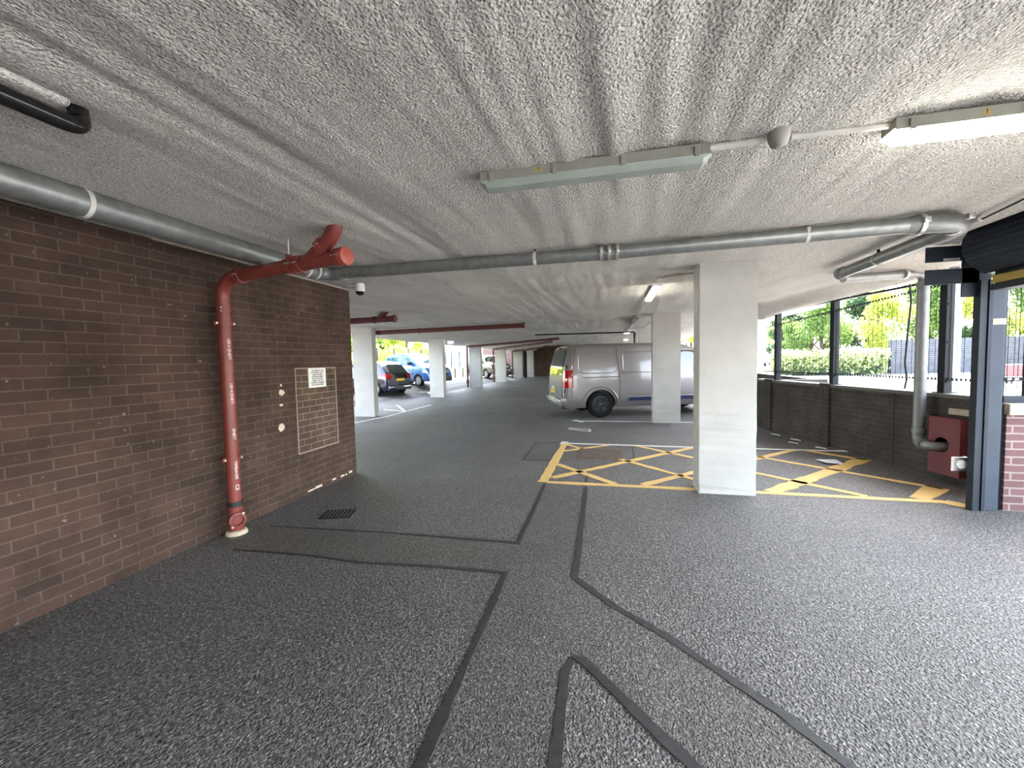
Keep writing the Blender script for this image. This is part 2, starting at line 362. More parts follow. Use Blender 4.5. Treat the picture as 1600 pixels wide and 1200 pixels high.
mb = MB()
xs = [-8.3+i*.65 for i in range(21)]; ys = [-6.3+i*.9 for i in range(53)]
nx = len(xs)
mb.add([(x, y, 0) for y in ys for x in xs], [(j*nx+i, j*nx+i+1, (j+1)*nx+i+1, (j+1)*nx+i) for j in range(len(ys)-1) for i in range(nx-1)])
floor = struct(mb.build('floor', 'asphalt'))
pt = MB()
pt.add([(x, y, .0018) for x, y in ((-3.45,2.82),(-.75,2.85),(-.72,.9),(-.22,.9),(-.2,2.07),(.0,1.9),(.4,1.5),(.95,1.6),(.30,2.33),(-.26,2.88),(-.31,5.05),(-.79,5.05),(-.77,3.34),(-3.45,3.28))], [tuple(range(14))])
pt.add([(x, y, .0018) for x, y in ((-1.35,7.6),(-1.33,6.27),(.34,6.24),(.38,7.6))], [(0,1,2,3)])
tr = pt.build('trench_patch', 'patch', floor)
SEAMS = [([(-3.2,3.28),(-2.02,3.35),(-.77,3.35),(-.78,4.0),(-.80,5.04)], [.012,.02,.04,.04,.035]),
         ([(-3.1,2.79),(-2.4,2.82),(-1.91,2.79),(-1.3,2.84),(-.75,2.85),(-.74,2.45),(-.73,2.0),(-.725,1.6),(-.71,1.1)], [.012,.02,.025,.03,.04,.05,.03,.055,.06]),
         ([(-.30,5.0),(-.275,4.0),(-.26,3.2),(-.26,2.88),(.01,2.58),(.29,2.35),(.51,2.12),(.70,1.93),(1.0,1.52)], [.05,.05,.05,.05,.045,.045,.045,.05,.05]),
         ([(-.21,1.1),(-.22,1.62),(-.23,1.97),(-.20,2.07)], [.055,.05,.045,.035]),
         ([(-.205,2.08),(-.15,2.07),(.01,1.9),(.16,1.73),(.50,1.38)], [.03,.045,.05,.05,.05]),
         ([(-.83,7.66),(-1.35,7.6),(-1.33,6.27),(-.84,6.26)], [.025]*4),
         ([(.37,7.5),(.34,6.5),(-.30,5.9),(-.31,5.1)], [.02]*4)]
for pts, w in SEAMS:
    mb = MB(); mb.strip(pts, w, .0005, .005, jag=.05); mb.build('tar_seam', 'sealant', floor)

# yellow hatched keep-clear bay with a white edge line
hb = empty('hatched_bay', (1.25, 6.3, 0), 0, 'yellow cross-hatched no-parking box around the nearest white column', 'road marking')
def pline(name, pts, w, m, parent, z=.006, z0=.0008, jag=.12):
    c = parent.location if parent else V((0,0,0))
    mb = MB(); mb.strip([(p[0]-c.x, p[1]-c.y) for p in pts], w, z0, z, jag=jag); return mb.build(name, m, parent)
pline('border_line', [(-.84,5.13),(-.82,7.56)], .12, 'yellow', hb, .0075)
pline('border_line', [(-.78,5.13),(.95,5.12),(1.6,5.11),(3.32,5.08)], .085, 'yellow', hb, .007)
tag(pline('edge_line', [(-.85,7.60),(1.4,7.52),(2.2,7.53),(3.62,7.52)], .075, 'white', hb, .0072), 'white edge line of the bay')
pline('edge_line', [(-.85,7.52),(-.83,7.74)], .12, 'white', hb, .0078)
for x0, y0, x1, y1, w in ((-.75,5.34,1.38,7.53,.10),(-.77,6.05,.05,5.17,.10),(-.78,6.95,-.02,7.55,.08),(-.78,7.50,1.10,5.44,.08),(.42,7.54,1.35,6.60,.08),(.37,5.19,1.15,5.95,.10),
                       (1.45,6.2,2.86,7.50,.09),(1.55,7.52,3.62,5.56,.075),(1.35,6.45,2.67,5.15,.085),(1.75,5.15,3.58,6.98,.17),(3.04,7.49,3.58,6.92,.08),(3.14,5.15,3.60,5.62,.18)):
    pline('hatch_stripe', [(x0,y0),(x1,y1)], w, 'yellow', hb, .0062)
pline('worn_patch', [(3.32,5.09),(3.44,4.96)], .13, 'yellow', hb, .006)
o = pline('bay_line', [(-.87,10.42),(.93,10.44),(1.62,10.42),(3.05,10.36)], .075, 'white', None, .006); tag(o, 'white bay line running under the van side to the second column', 'road marking')
o = pline('bay_line', [(-.90,10.58),(-.66,10.25)], .13, 'white', None, .0065); tag(o, 'short white bar ending the bay line beside the van wheel', 'road marking')
o = pline('bay_mark', [(-.92,9.32),(-.45,9.20),(-.43,8.92),(-.90,9.18)], .045, 'white', None, .006); tag(o, 'small white wedge mark between the van and the hatched box', 'road marking')
o = pline('bay_line', [(-6.55,9.5),(-6.33,10.9),(-6.34,13.95)], .09, 'white', None, .006); tag(o, 'white bay edge line on the lane beside the leftmost column', 'road marking')
for pts, l in (([(-7.35,12.5),(-6.36,12.05)], 'pale hatch stripe crossing behind the leftmost column, nearest the dark hatchback'), ([(-7.6,13.8),(-6.36,12.05)], 'pale hatch stripe slanting back towards the dark hatchback'),
               ([(-7.4,10.3),(-6.5,9.6)], 'pale hatch stripe in front of the leftmost column')):
    o = pline('hatch_stripe', pts, .08, 'white', None, .0065); tag(o, l, 'road marking')
o = pline('bay_line', [(-10.0,17.75),(-8.2,17.85),(-7.75,16.9)], .09, 'white', None, .006)
o.location.z = .17; tag(o, 'white bay line between the two blue cars', 'road marking')

# ------------------------------------------------------------------ ceiling
def sstep(a, b, x):
    t = max(0, min(1, (x-a)/(b-a))); return t*t*(3-2*t)
def xr(y):      # right-hand edge of the slab
    if y < 4.9: return 2.98
    if y < 5.2: return 2.98+(y-4.9)/.3*1.3
    if y < 10.25: return P0.x+.04-(y-P0.y)*.2
    return min(4.6, 3.1+(y-10.25)*6)
def ceil_z(x, y):
    z = 2.56+.012*max(0, y-14)*sstep(-7.0, -5.8, x)-.004*max(0, y-11)*(1-sstep(-7.0, -5.8, x))
    e = xr(y)
    if 5.2 < y < 10.25:
        z -= (.10+.035*(y-6.4))*sstep(e-.55, e-.05, x)*sstep(5.2, 6.4, y)
    # shallow cross folds where the boards meet
    for yy, a, w in ((6.0, .035, .16), (9.75, .045, .2), (13.6, .04, .25), (17.6, .05, .3), (22, .05, .3), (27, .05, .4)):
        z -= a*math.exp(-((y-yy+.12*math.sin(x*1.1))/w)**2)
    return z
def folds(x, y):
    # long soft wrinkles running with the lane, wandering a little
    wx = x+.22*noise.noise((x*.5, y*.35, 3.1))
    a = noise.noise((wx*2.6, y*.22, 1.7))*.34+noise.noise((wx*5.6, y*.40, 8.3))*.36+noise.noise((wx*11.5, y*.7, 2.2))*.33+noise.noise((wx*19, y*1.3, 4.2))*.12
    a2 = noise.noise((x*1.3, y*1.1, 5.5))*.4
    amp = .020*(.55+.9*abs(noise.noise((x*.45, y*.3, 9.9))))
    return (a+a2)*amp*2.0
us = [i/420 for i in range(421)]
ys = []; y = -6.3
while y < 40.2:
    ys.append(y); y += .075 if y < 7 else (.12 if y < 14 else .35)
XL = -9.0
vs = []; n = len(us)
for y in ys:
    e = xr(y); xl = XL
    for u in us:
        x = xl+(e-xl)*(1-(1-u)**1.0); vs.append((x, y, ceil_z(x, y)+folds(x, y)))
m = len(ys); fs = [(j*n+i, (j+1)*n+i, (j+1)*n+i+1, j*n+i+1) for j in range(m-1) for i in range(n-1)]
base = len(vs)
rim = [(j, 0) for j in range(m)]+[(m-1, i) for i in range(1, n)]+[(j, n-1) for j in range(m-2, -1, -1)]+[(0, i) for i in range(n-2, 0, -1)]
for j, i in rim: x, y, z = vs[j*n+i]; vs.append((x, y, 3.05))
k = len(rim)
for q in range(k):
    a = rim[q][0]*n+rim[q][1]; b_ = rim[(q+1) % k][0]*n+rim[(q+1) % k][1]
    fs.append((a, base+q, base+(q+1) % k, b_))
mb = MB(); mb.add(vs, fs)
ceiling = struct(mb.build('ceiling', 'ceil', smooth=60))
# the flat roof over the slab, out to the entrance front
mb = MB(); mb.box((-9.2, -6.5, 3.0), (4.7, 40.6, 3.3)); struct(mb.build('ceiling_roof', 'roof'))

# ------------------------------------------------------------------ walls
mb = MB(); mb.box((-3.75, -6.3, 0), (-3.51, 5.16, 2.62)); wl = struct(mb.build('wall_left', 'brick'))
mb = MB(); mb.box((-8.9, 4.94, 0), (-3.75, 5.16, 2.62)); struct(mb.build('wall_return', 'brickx'))
mb = MB(); mb.box((-3.51, -6.4, 0), (-.2, -6.2, 2.62)); struct(mb.build('wall_back', 'brickx'))
mb = MB(); mb.box((-8.4, 38.9, 0), (4.6, 39.2, 2.95)); mb.box((-8.4, 38.6, 2.36), (4.6, 38.95, 2.95)); struct(mb.build('wall_far', 'brickx'))
mb = MB(); mb.box((-12.6, 40.6, 0), (-8.4, 40.9, 3.2)); struct(mb.build('wall_outer', 'brickred'))
# infilled opening, spots of filler, lime along the foot
mb = MB(); mb.bbox((-3.515, 4.07, .52), (-3.503, 4.77, 1.5), .003); p = mb.build('brick_infill', 'brickpan', wl); p['label'] = 'bricked-up opening with paler mortar'
mb = MB()
for (y0, z0), (y1, z1) in (((4.06,.52),(4.06,1.51)),((4.06,1.505),(4.775,1.505)),((4.775,1.505),(4.775,.51)),((4.06,.515),(4.775,.515))):
    mb.tube([(-3.503, y0, z0), (-3.503, y1, z1)], .008, 6)
mb.build('mortar_border', plain('pale_mortar', (.27, .215, .165), .9, var=.15, scale=20), wl)
def blob(name, y, z, ry, rz, x=-3.51):
    pts = [(y+ry*math.cos(a)*random.uniform(.8, 1.1), z+rz*math.sin(a)*random.uniform(.8, 1.1)) for a in [2*PI*i/14 for i in range(14)]]
    mb = MB(); mb.add([(x, a, b) for a, b in pts]+[(x+.005, y+(a-y)*.85, z+(b-z)*.85) for a, b in pts], [tuple(range(14, 28))]+[(i, (i+1) % 14, 14+(i+1) % 14, 14+i) for i in range(14)])
    return mb.build(name, 'filler', wl)
blob('filler_spot', 3.855, 1.245, .045, .033); blob('filler_spot', 3.83, .865, .045, .045); blob('filler_spot', 3.85, 1.325, .013, .016); blob('filler_spot', 3.84, 1.11, .03, .012)
for y0, y1, z in ((4.18,4.30,.040),(4.31,4.43,.046),(4.63,4.70,.052),(4.80,4.88,.050),(4.90,4.94,.047),(4.98,5.05,.055)):
    mb = MB(); mb.bbox((-3.513, y0, z-.010-random.uniform(0, .008)), (-3.504, y1, z+random.uniform(.004, .014)), .004); mb.build('lime_streak', 'filler', wl)
# thin pale strip of plaster along the wall head
mb = MB(); mb.box((-3.6, 2.6, 2.555), (-3.49, 5.17, 2.60)); mb.build('head_strip', 'filler', wl)

# notice
ns = empty('notice_sign', (-3.503, 4.42, 1.385), PI/2, 'white square notice with black capitals fixed over the bricked-up opening', 'sign')
mb = MB(); mb.bbox((-.152, -.012, -.118), (.152, 0, .118), .002); mb.build('panel', 'signw', ns)
def text_mesh(name, body, size, mat, parent, loc, rot, align='CENTER', space=1.0, bold=.0):
    cu = bpy.data.curves.new(name, 'FONT'); cu.body = body; cu.size = size; cu.align_x = align; cu.align_y = 'CENTER'; cu.extrude = .0004; cu.space_line = space; cu.offset = bold
    to = bpy.data.objects.new(name, cu); COL.objects.link(to); bpy.context.view_layer.update()
    me = bpy.data.meshes.new_from_object(to.evaluated_get(bpy.context.evaluated_depsgraph_get()))
    bpy.data.objects.remove(to); me.materials.clear(); me.materials.append(M[mat])
    o = bpy.data.objects.new(name, me); COL.objects.link(o); o.location = loc; o.rotation_euler = rot
    if parent: o.parent = parent
    return o
text_mesh('lettering', 'THE USERS OF THIS\nCAR PARK DO SO AT\nTHEIR OWN RISK.\nTHE MANAGEMENT\nWILL NOT ACCEPT\nLIABILITY FOR ANY\nACCIDENTS, DAMAGE\nOR LOSS INCURRED.', .0235, 'ink', ns, (0, -.0128, 0), (PI/2, 0, 0), space=1.05, bold=.0006)

# ------------------------------------------------------------------ columns
def column(x0, x1, y0, dep, label, chips=True, group='white columns'):
    o = empty('concrete_column', ((x0+x1)/2, y0+dep/2, 0), 0, label, 'column', group); o['kind'] = 'thing'
    w = (x1-x0)/2; d = dep/2; zt = ceil_z((x0+x1)/2, y0)+.03
    bm = bmesh.new(); bmesh.ops.create_cube(bm, size=1)
    for v in bm.verts: v.co = V((v.co.x*2*w, v.co.y*2*d, (v.co.z+.5)*zt))
    bmesh.ops.subdivide_edges(bm, edges=[e for e in bm.edges if abs((e.verts[0].co-e.verts[1].co).z) > 1], cuts=46, use_grid_fill=True)
    bmesh.ops.bevel(bm, geom=[e for e in bm.edges if abs((e.verts[0].co-e.verts[1].co).z) > .01 and all(abs(abs(v.co.x)-w) < 1e-4 and abs(abs(v.co.y)-d) < 1e-4 for v in e.verts)], offset=.007, segments=2, affect='EDGES')
    for v in bm.verts:   # hand-cast unevenness, chipped arrises near the foot
        nz = noise.noise((v.co.x*9+x0*3, v.co.y*9, v.co.z*6)); e = .004*nz
        if chips and v.co.x < 0 and v.co.y < 0 and v.co.z < .95 and abs(v.co.x+w) < .01: e -= .018*max(0, noise.noise((x0, 3.3, v.co.z*11)))
        v.co.x *= 1+e/w; v.co.y *= 1+e/d
    me = bpy.data.meshes.new('shaft'); bm.to_mesh(me); bm.free(); me.materials.append(M['column'])
    s = bpy.data.objects.new('shaft', me); COL.objects.link(s); s.parent = o
    mb = MB(); mb.box((-w-.002, -d-.003, 2.05), (w+.002, d+.002, 2.062)); 
    return o
colA = column(.955, 1.545, 4.98, .30, 'large white column standing in the yellow hatched box')
column(.965, 1.585, 10.27, .30, 'second white column on the right, in front of the silver van')
column(1.0, 1.52, 15.62, .30, 'third white column on the right, seen above the van roof', False)
column(-7.31, -6.67, 10.80, .22, 'leftmost white column beyond the brick wall end')
column(-7.75, -7.09, 17.0, .30, 'white column in front of the light blue car bonnet')
column(-8.12, -7.42, 23.45, .35, 'white column between the light blue car and the grey off-roader', False)
column(-8.12, -7.36, 29.1, .35, 'white column hiding the rear of the black car', False)
column(-8.18, -7.45, 35.3, .35, 'white column just right of the silver spoked wheel', False)
column(-7.5, -6.9, 37.9, .3, 'farthest white column, against the far brick wall', False)

# ------------------------------------------------------------------ red soil pipes
def ring(mb, c, axis, r, w, n=20):
    c = V(c); a = V(axis).normalized(); mb.tube([c-a*w/2, c-a*w/2*.99, c+a*w/2*.99, c+a*w/2], [r*.93, r, r, r*.93], n)
PX, PY, PR = -3.375, 3.08, .055
rp = empty('soil_pipe', (PX, PY, 0), -.187, 'near red oxide drain pipe down the brick wall with an access door at its foot', 'pipe')
mb = MB(); mb.cyl((0,0,.06), (0,0,2.06), PR, 28); mb.build('down_pipe', 'redpipe', rp, 40)
zt = 2.33
mb = MB(); mb.tube([(0,0,2.06),(0,0,2.12)]+arc((.19,0,zt-.19), .19, PI, PI/2, (1,0,0), (0,0,1), 14)+[(.26,0,zt+.003)], PR, 28); mb.build('elbow', 'redpipe', rp, 40)
mb = MB(); mb.cyl((.26,0,zt+.003), (1.45,-.0,zt+.02), PR, 28); mb.build('cross_pipe', 'redpipe', rp, 40)
mb = MB(); mb.tube([(1.08,0,zt+.016),(1.27,-.025,zt+.105),(1.32,-.03,zt+.13)], [PR*.98]*3, 24); mb.build('branch', 'redpipe', rp, 40)
mb = MB(); mb.tube([(1.31,-.029,zt+.125)]+bez((1.32,-.03,zt+.13),(1.42,-.04,zt+.18),(1.45,-.045,zt+.28), 8), PR, 24); mb.build('ceiling_bend', 'redpipe', rp, 40)
mb = MB(); mb.tube([(1.435,0,zt+.02),(1.44,0,zt+.02),(1.492,0,zt+.021),(1.50,0,zt+.021)], [PR+.004,PR+.012,PR+.012,PR-.006], 28); mb.build('end_cap', plain('brighter_red_cap', (.36, .075, .05), .45, var=.12), rp, 40)
for c, a in (((0,0,2.05),(0,0,1)), ((.27,0,zt),(1,0,0)), ((.93,0,zt+.014),(1,0,0)), ((1.00,0,zt+.015),(1,0,0)), ((1.275,-.026,zt+.108),(.9,-.1,.43)), ((1.42,0,zt+.02),(1,0,0))):
    mb = MB(); c = V(c); a = V(a).normalized()
    ring(mb, c, a, PR+.009, .048); ring(mb, c-a*.02, a, PR+.013, .008); ring(mb, c+a*.02, a, PR+.013, .008)
    s = a.cross(V((0,1,0))).normalized() if abs(a.z) < .5 else V((1,0,0))
    k = mb.build('coupling', 'redpipe', rp, 40)
    b2 = MB(); side = V((0,-1,0)) if abs(a.z) < .8 else V((.72,-.72,0))
    for q in (-.016, .016): MB().cyl(c+a*q+side*(PR+.004), c+a*q+side*(PR+.024), .006, 8).build('bolt', 'steel', k)
for z in (1.93, .70):      # wall clamps
    mb = MB(); ring(mb, (0,0,z), (0,0,1), PR+.006, .032)
    for s in (-1, 1): mb.bbox((-.013-.0, s*(PR+.002)-.0 if s > 0 else -(PR+.034), z-.016), (.013, PR+.034 if s > 0 else -(PR+.002), z+.016), .003)
    mb.box((-.15, -.012, z-.01), (-PR, .012, z+.01))
    k = mb.build('wall_clamp', 'redpipe', rp, 40)
    b2 = MB()
    for s in (-1, 1): MB().cyl((.0, s*(PR+.02), z), (.024, s*(PR+.02), z), .008, 8).build('bolt', 'steel', k)
mb = MB(); ring(mb, (.87,0,zt+.014), (1,0,0), PR+.006, .03); mb.bbox((.855,-.02,zt+PR+.01), (.885,.02,zt+PR+.05), .004); k = mb.build('hanger_clip', 'redpipe', rp, 40)
mb = MB(); mb.cyl((.87,0,zt+PR+.04), (.87,0,2.58), .006, 8); mb.build('hanger_rod', 'conduit', rp)
mb = MB(); ring(mb, (0,0,.285), (0,0,1), PR+.008, .045, 24); mb.build('rubber_sleeve', 'rubber', rp, 40)
mb = MB(); mb.lathe([(PR+.005,.04),(PR+.007,.05),(PR+.007,.26),(PR,.262)], 28); mb.build('foot_section', 'redpipe', rp, 40)
mb = MB(); mb.lathe([(.09,.0),(.088,.02),(.078,.038),(.066,.042)], 24); mb.build('cement_collar', 'cement', rp, 30)
ax = V((.92,-.39,0)).normalized(); tn = V((.39,.92,0)).normalized()
bas = Matrix((( tn.x, 0, ax.x, 0), (tn.y, 0, ax.y, 0), (0, 1, 0, .15), (0, 0, 0, 1)))
mb = MB(); mb.lathe([(.058,.04),(.058,.083),(.068,.085),(.068,.095),(.05,.097),(.047,.066),(0,.064)], 24, bas); mb.lathe([(.030,.064),(.030,.072),(.0,.073)], 16, bas)
for a in (.9, .9+PI): mb.lathe([(.017,.072),(.017,.094)], 10, bas @ Matrix.Translation((.07*math.cos(a), .07*math.sin(a), 0)))
ad = mb.build('access_door', 'redpipe', rp, 40)
mb = MB()
for a in (.9, .9+PI): MB().lathe([(.009,.094),(.009,.106),(0,.107)], 8, bas @ Matrix.Translation((.07*math.cos(a), .07*math.sin(a), 0))).build('bolt', 'steel', ad)
def pipe_text(body, z, s=.034):
    a = -.12
    o = text_mesh('lettering', body, s, 'wink', rp, ((PR+.0012)*math.cos(a), (PR+.0012)*math.sin(a), z), (0, 0, 0))
    # letters read downwards, facing out along angle a
    out = V((math.cos(a), math.sin(a), 0)); right = V((0, 0, -1)); up = out.cross(right)
    o.rotation_euler = Matrix((right, up, out)).transposed().to_euler()
    return o
pipe_text('100 H EN877', 1.70); pipe_text('100 H EN877', 1.30); pipe_text('EN877', .93, .036); pipe_text('TIMESAVER', .60); pipe_text('CE', .44, .046)

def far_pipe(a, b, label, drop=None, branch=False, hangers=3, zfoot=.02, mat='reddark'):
    a, b = V(a), V(b); r = .06
    o = empty('soil_pipe', tuple(a), 0, label, 'pipe', 'far red drain pipes'); d = (b-a); ln = d.length; t = d.normalized()
    mb = MB(); mb.cyl((0,0,0), d, r, 16); mb.build('cross_pipe', mat, o, 40)
    mb = MB(); mb.tube([d-t*.02, d-t*.015, d+t*.04, d+t*.05], [r, r+.014, r+.014, r-.01], 16); mb.build('end_cap', mat, o, 40)
    for i in range(hangers):
        c = d*((i+.6)/hangers)
        mb = MB(); ring(mb, c, t, r+.01, .04, 16); k = mb.build('coupling', mat, o, 40)
        p = a+c; zc = ceil_z(p.x, p.y)+.02
        mb = MB(); mb.cyl(c+V((0,0,r)), c+V((0,0,max(.08, zc-p.z))), .008, 6); mb.build('hanger_rod', 'conduit', k)
    if branch:
        p = d-t*.33
        mb = MB(); mb.tube([p, p+t*.12+V((0,-.03,.10))]+bez(p+t*.16+V((0,-.04,.13)), p+t*.21+V((0,-.05,.16)), p+t*.22+V((0,-.05,.24)), 5), r, 14); mb.build('branch', mat, o, 40)
    if drop:
        x, y = drop
        mb = MB(); q = V((x, y, a.z))-a
        mb.tube([q*.0]+[q*.5, q+V((0,0,-.02))] + [q+V((0,0,-.12))], r, 16); mb.build('elbow', mat, o, 40)
        mb = MB(); mb.cyl(q+V((0,0,-.12)), q+V((0,0,zfoot-a.z)), r, 16); ring(mb, q+V((0,0,.35-a.z)), (0,0,1), r+.025, .2, 14); mb.build('down_pipe', mat, o, 40)
    return o
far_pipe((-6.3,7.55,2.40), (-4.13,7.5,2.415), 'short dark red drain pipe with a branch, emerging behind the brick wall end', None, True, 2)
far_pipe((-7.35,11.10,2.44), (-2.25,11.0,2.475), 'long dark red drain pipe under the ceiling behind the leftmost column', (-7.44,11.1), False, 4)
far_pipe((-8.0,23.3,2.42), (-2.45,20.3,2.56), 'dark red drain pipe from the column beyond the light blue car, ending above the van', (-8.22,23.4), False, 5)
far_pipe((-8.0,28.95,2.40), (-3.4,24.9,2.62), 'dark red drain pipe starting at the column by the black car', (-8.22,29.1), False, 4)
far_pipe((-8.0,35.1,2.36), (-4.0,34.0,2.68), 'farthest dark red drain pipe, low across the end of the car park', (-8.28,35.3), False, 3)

# ------------------------------------------------------------------ galvanised drain pipes
GR = .059
def hanger(parent, c, axis, r, z1, mat='galvdull'):
    mb = MB(); ring(mb, c, axis, r+.004, .026, 24)
    for s in (-.012, .012): mb.box((c[0]-.010, c[1]-.010+s*0, c[2]+r-.002), (c[0]+.010, c[1]+.010, z1))
    return mb.build('hanger_clip', 'conduit', parent, 40)
gp = empty('drain_pipe', (-2.925, 1.45, 2.485), 0, 'galvanised pipe running under the ceiling along the left brick wall', 'pipe')
GW = .079
mb = MB(); mb.cyl((.03,-3.2,0), (.02,2.26,0), GW, 28); mb.build('pipe_run', 'galv', gp, 40)
mb = MB(); mb.tube([(.02,2.26,0),(.02,2.30,0)]+arc((.14,2.30,0), .12, PI, PI/2, (1,0,0), (0,1,0), 8)+[(.21,2.42,0)], [GW-.004]*2+[GW-.012]*10, 28); mb.build('elbow', 'galvdull', gp, 40)
for y in (-1.1, .35, 2.12, 2.25): hanger(gp, (.022, y, 0), (0,1,0), GW, .10)
cp = empty('drain_pipe', (-2.70, 3.87, 2.485), 0, 'galvanised pipe crossing the ceiling, ending in an elbow and capped stub', 'pipe')
mb = MB(); mb.tube([(-.03,0,0),(2.70,.02,0),(4.88,-.10,0)], GR, 28); mb.build('pipe_run', 'galv', cp, 40)
mb = MB(); mb.tube([(4.86,-.10,0),(4.92,-.10,0)]+bez((5.0,-.10,0),(5.285,-.11,-.002),(5.285,.16,-.01), 10)+[(5.285,.30,-.012)], [GR]+[GR+.01]*12+[GR+.006], 28); mb.build('elbow', 'galvdull', cp, 40)
mb = MB(); mb.cyl((5.285,.29,-.012), (5.31,1.74,-.02), GR, 28); mb.build('stub_pipe', 'galv', cp, 40)
mb = MB(); mb.tube([(5.31,1.70,-.02),(5.31,1.705,-.02),(5.31,1.78,-.02),(5.31,1.79,-.02)], [GR,GR+.01,GR+.01,GR-.02], 28); mb.build('end_cap', 'galvdull', cp, 40)
for x in (.02, 2.03, 4.22): hanger(cp, (x, .01 if x < 4 else -.06, 0), (1,0,0), GR, .10)
for x in (2.63, 2.70, 2.77):   # triple clamp of the coupling
    mb = MB(); ring(mb, (x, .02, 0), (1,0,0), GR+.012, .028, 24); mb.bbox((x-.012, -.07, -.018), (x+.012, -.045, .03), .003); mb.build('coupling_clamp', 'steel', cp, 40)
mb = MB(); ring(mb, (2.70, .02, 0), (1,0,0), GR+.006, .15, 24); mb.build('coupling_sleeve', 'galvdull', cp, 40)
for x in (4.94, 5.20): 
    mb = MB(); ring(mb, (x, -.10 if x < 5 else -.03, 0), (1,.0 if x < 5 else .9,0), GR+.02, .028, 24); mb.bbox((x-.02,-.2,-.01), (x+.02,-.16,.03), .004); mb.build('coupling_clamp', 'steel', cp, 40)
hanger(cp, (5.297, 1.05, -.018), (0,1,0), GR, .11)
# down pipe at the parapet into the red box
A = V((3.74, 6.18, 0))
dp = empty('drain_pipe', tuple(A), 0, 'grey down pipe in front of the right parapet, entering the red box', 'pipe')
mb = MB(); mb.cyl((0,0,.56), (0,0,2.40), .06, 28); mb.build('down_pipe', 'galvdull', dp, 40)
q = V((2.70,5.78,2.43))-A
mb = MB(); tp = V((-.12,-.06,2.49)); mb.tube([q, tp]+bez(tp, V((0,0,2.50)), V((0,0,2.38)), 6)[1:], .05, 24); mb.build('top_branch', 'galvdull', dp, 40)
Z4 = V((0,0,.41))
mb = MB(); mb.tube([(0,0,.58),(0,0,.53)]+bez(V((0,0,.51)), Z4, PD*.10+PN*.045+Z4, 7)+[PD*.13+PN*.055+Z4], [.066,.068]+[.060]*8+[.060], 24); mb.build('elbow', 'galvdull', dp, 40)
mb = MB(); mb.tube(bez(PD*.11+PN*.05+Z4, PD*.27+PN*.115+Z4, PD*.285-PN*.10+Z4, 10), .053, 24); ring(mb, PD*.14+PN*.062+Z4, PD*.9+PN*.35, .065, .04); mb.build('inlet_pipe', 'galvdull', dp, 40)
for z in (2.36, .57): 
    mb = MB(); ring(mb, (0,0,z), (0,0,1), .07, .04, 24); mb.build('coupling', 'galvdull', dp, 40)
mb = MB(); ring(mb, (-.28,-.14,2.48), (q-tp), .058, .03); mb.box((-.29,-.15,2.53), (-.27,-.13,2.56)); mb.build('hanger_clip', 'steel', dp, 40)

# black pipe on the ceiling at top left
bp_ = empty('black_pipe', (-1.98, 1.22, 2.49), 0, 'glossy black pipe hooking up into the ceiling at the top left corner', 'pipe')
mb = MB(); mb.tube([(-.03,-2.6,-.02)]+[(0,-.06,-.02)]+bez((0,-.05,-.02),(0,.03,-.02),(-.03,.035,.03), 6)+[(-.04,.035,.1)], .033, 16); mb.build('pipe_run', 'black', bp_, 50)
mb = MB(); mb.bbox((-.075,-2.6,.045), (.005,.0,.10), .02); mb.build('plaster_ridge', 'ceil', bp_)

# ------------------------------------------------------------------ strip lights, conduit, detector, camera
def strip_light(name_label, c, length, along_x=True, lit=False, group='ceiling strip lights'):
    o = empty('strip_light', c, 0 if along_x else PI/2, name_label, 'light fitting', group)
    h = length/2
    mb = MB()
    prof = [(-.052,.0),(-.052,.045),(.052,.045),(.052,0)]
    vs = [(x, y, z) for x in (-h, h) for y, z in prof]; mb.add(vs, [(3,2,1,0),(4,5,6,7),(0,1,5,4),(1,2,6,5),(2,3,7,6),(3,0,4,7)])
    mb.build('body', 'fitting', o)
    pr = [(-.054,.002),(-.050,-.022),(-.036,-.040),(.036,-.040),(.050,-.022),(.054,.002)]
    hh = (h+.004, h-.004, h-.028)
    mb = MB(); vs = []
    for x, k in ((-h-.004, 0), (-h+.03, 1), (h-.03, 1), (h+.004, 0)):
        for y, z in pr: vs.append((x, y, z if k else min(z, .002)*.25))
    n = 6; fs = []
    for i in range(3):
        for k in range(5): fs.append((i*n+k, i*n+k+1, (i+1)*n+k+1, (i+1)*n+k))
    fs += [(0,1,2,3,4,5), (18,19,20,21,22,23)]
    mb.add(vs, fs); mb.build('diffuser', 'lit' if lit else 'diff', o, 30)
    mb = MB(); mb.box((-h-.003,-.056,-.005), (h+.003,.056,.004)); mb.build('rim', 'fitting', o)
    for k in range(4):
        x = -h+.06+(length-.12)*k/3
        mb = MB(); mb.bbox((x-.012,-.061,-.012), (x+.012,-.05,.034), .003); mb.build('clip', 'fitting', o)
    if not lit or along_x:
        mb = MB(); mb.add([(-h+.30,-.0528,.012),(-h+.335,-.0528,.012),(-h+.3175,-.0528,.042)], [(0,1,2)]); mb.build('warning_triangle', 'stripe', o)
        mb = MB(); mb.box((-h+.315,-.0533,.022), (-h+.320,-.0528,.033)); mb.box((-h+.315,-.0533,.016), (-h+.320,-.0528,.019)); mb.build('triangle_mark', 'ink', o)
    return o
strip_light('unlit grey strip light on the ceiling, left of the detector', (-.10, 2.245, 2.505), 1.14)
strip_light('lit strip light on the ceiling at the right edge', (1.86, 2.245, 2.505), 1.30, lit=True)
strip_light('small glowing strip light on the ceiling left of the second column', (.62, 6.6, 2.50), 1.25, False, True)
strip_light('distant unlit strip light on the ceiling above the van', (.62, 11.3, 2.50), 1.25, False, False)
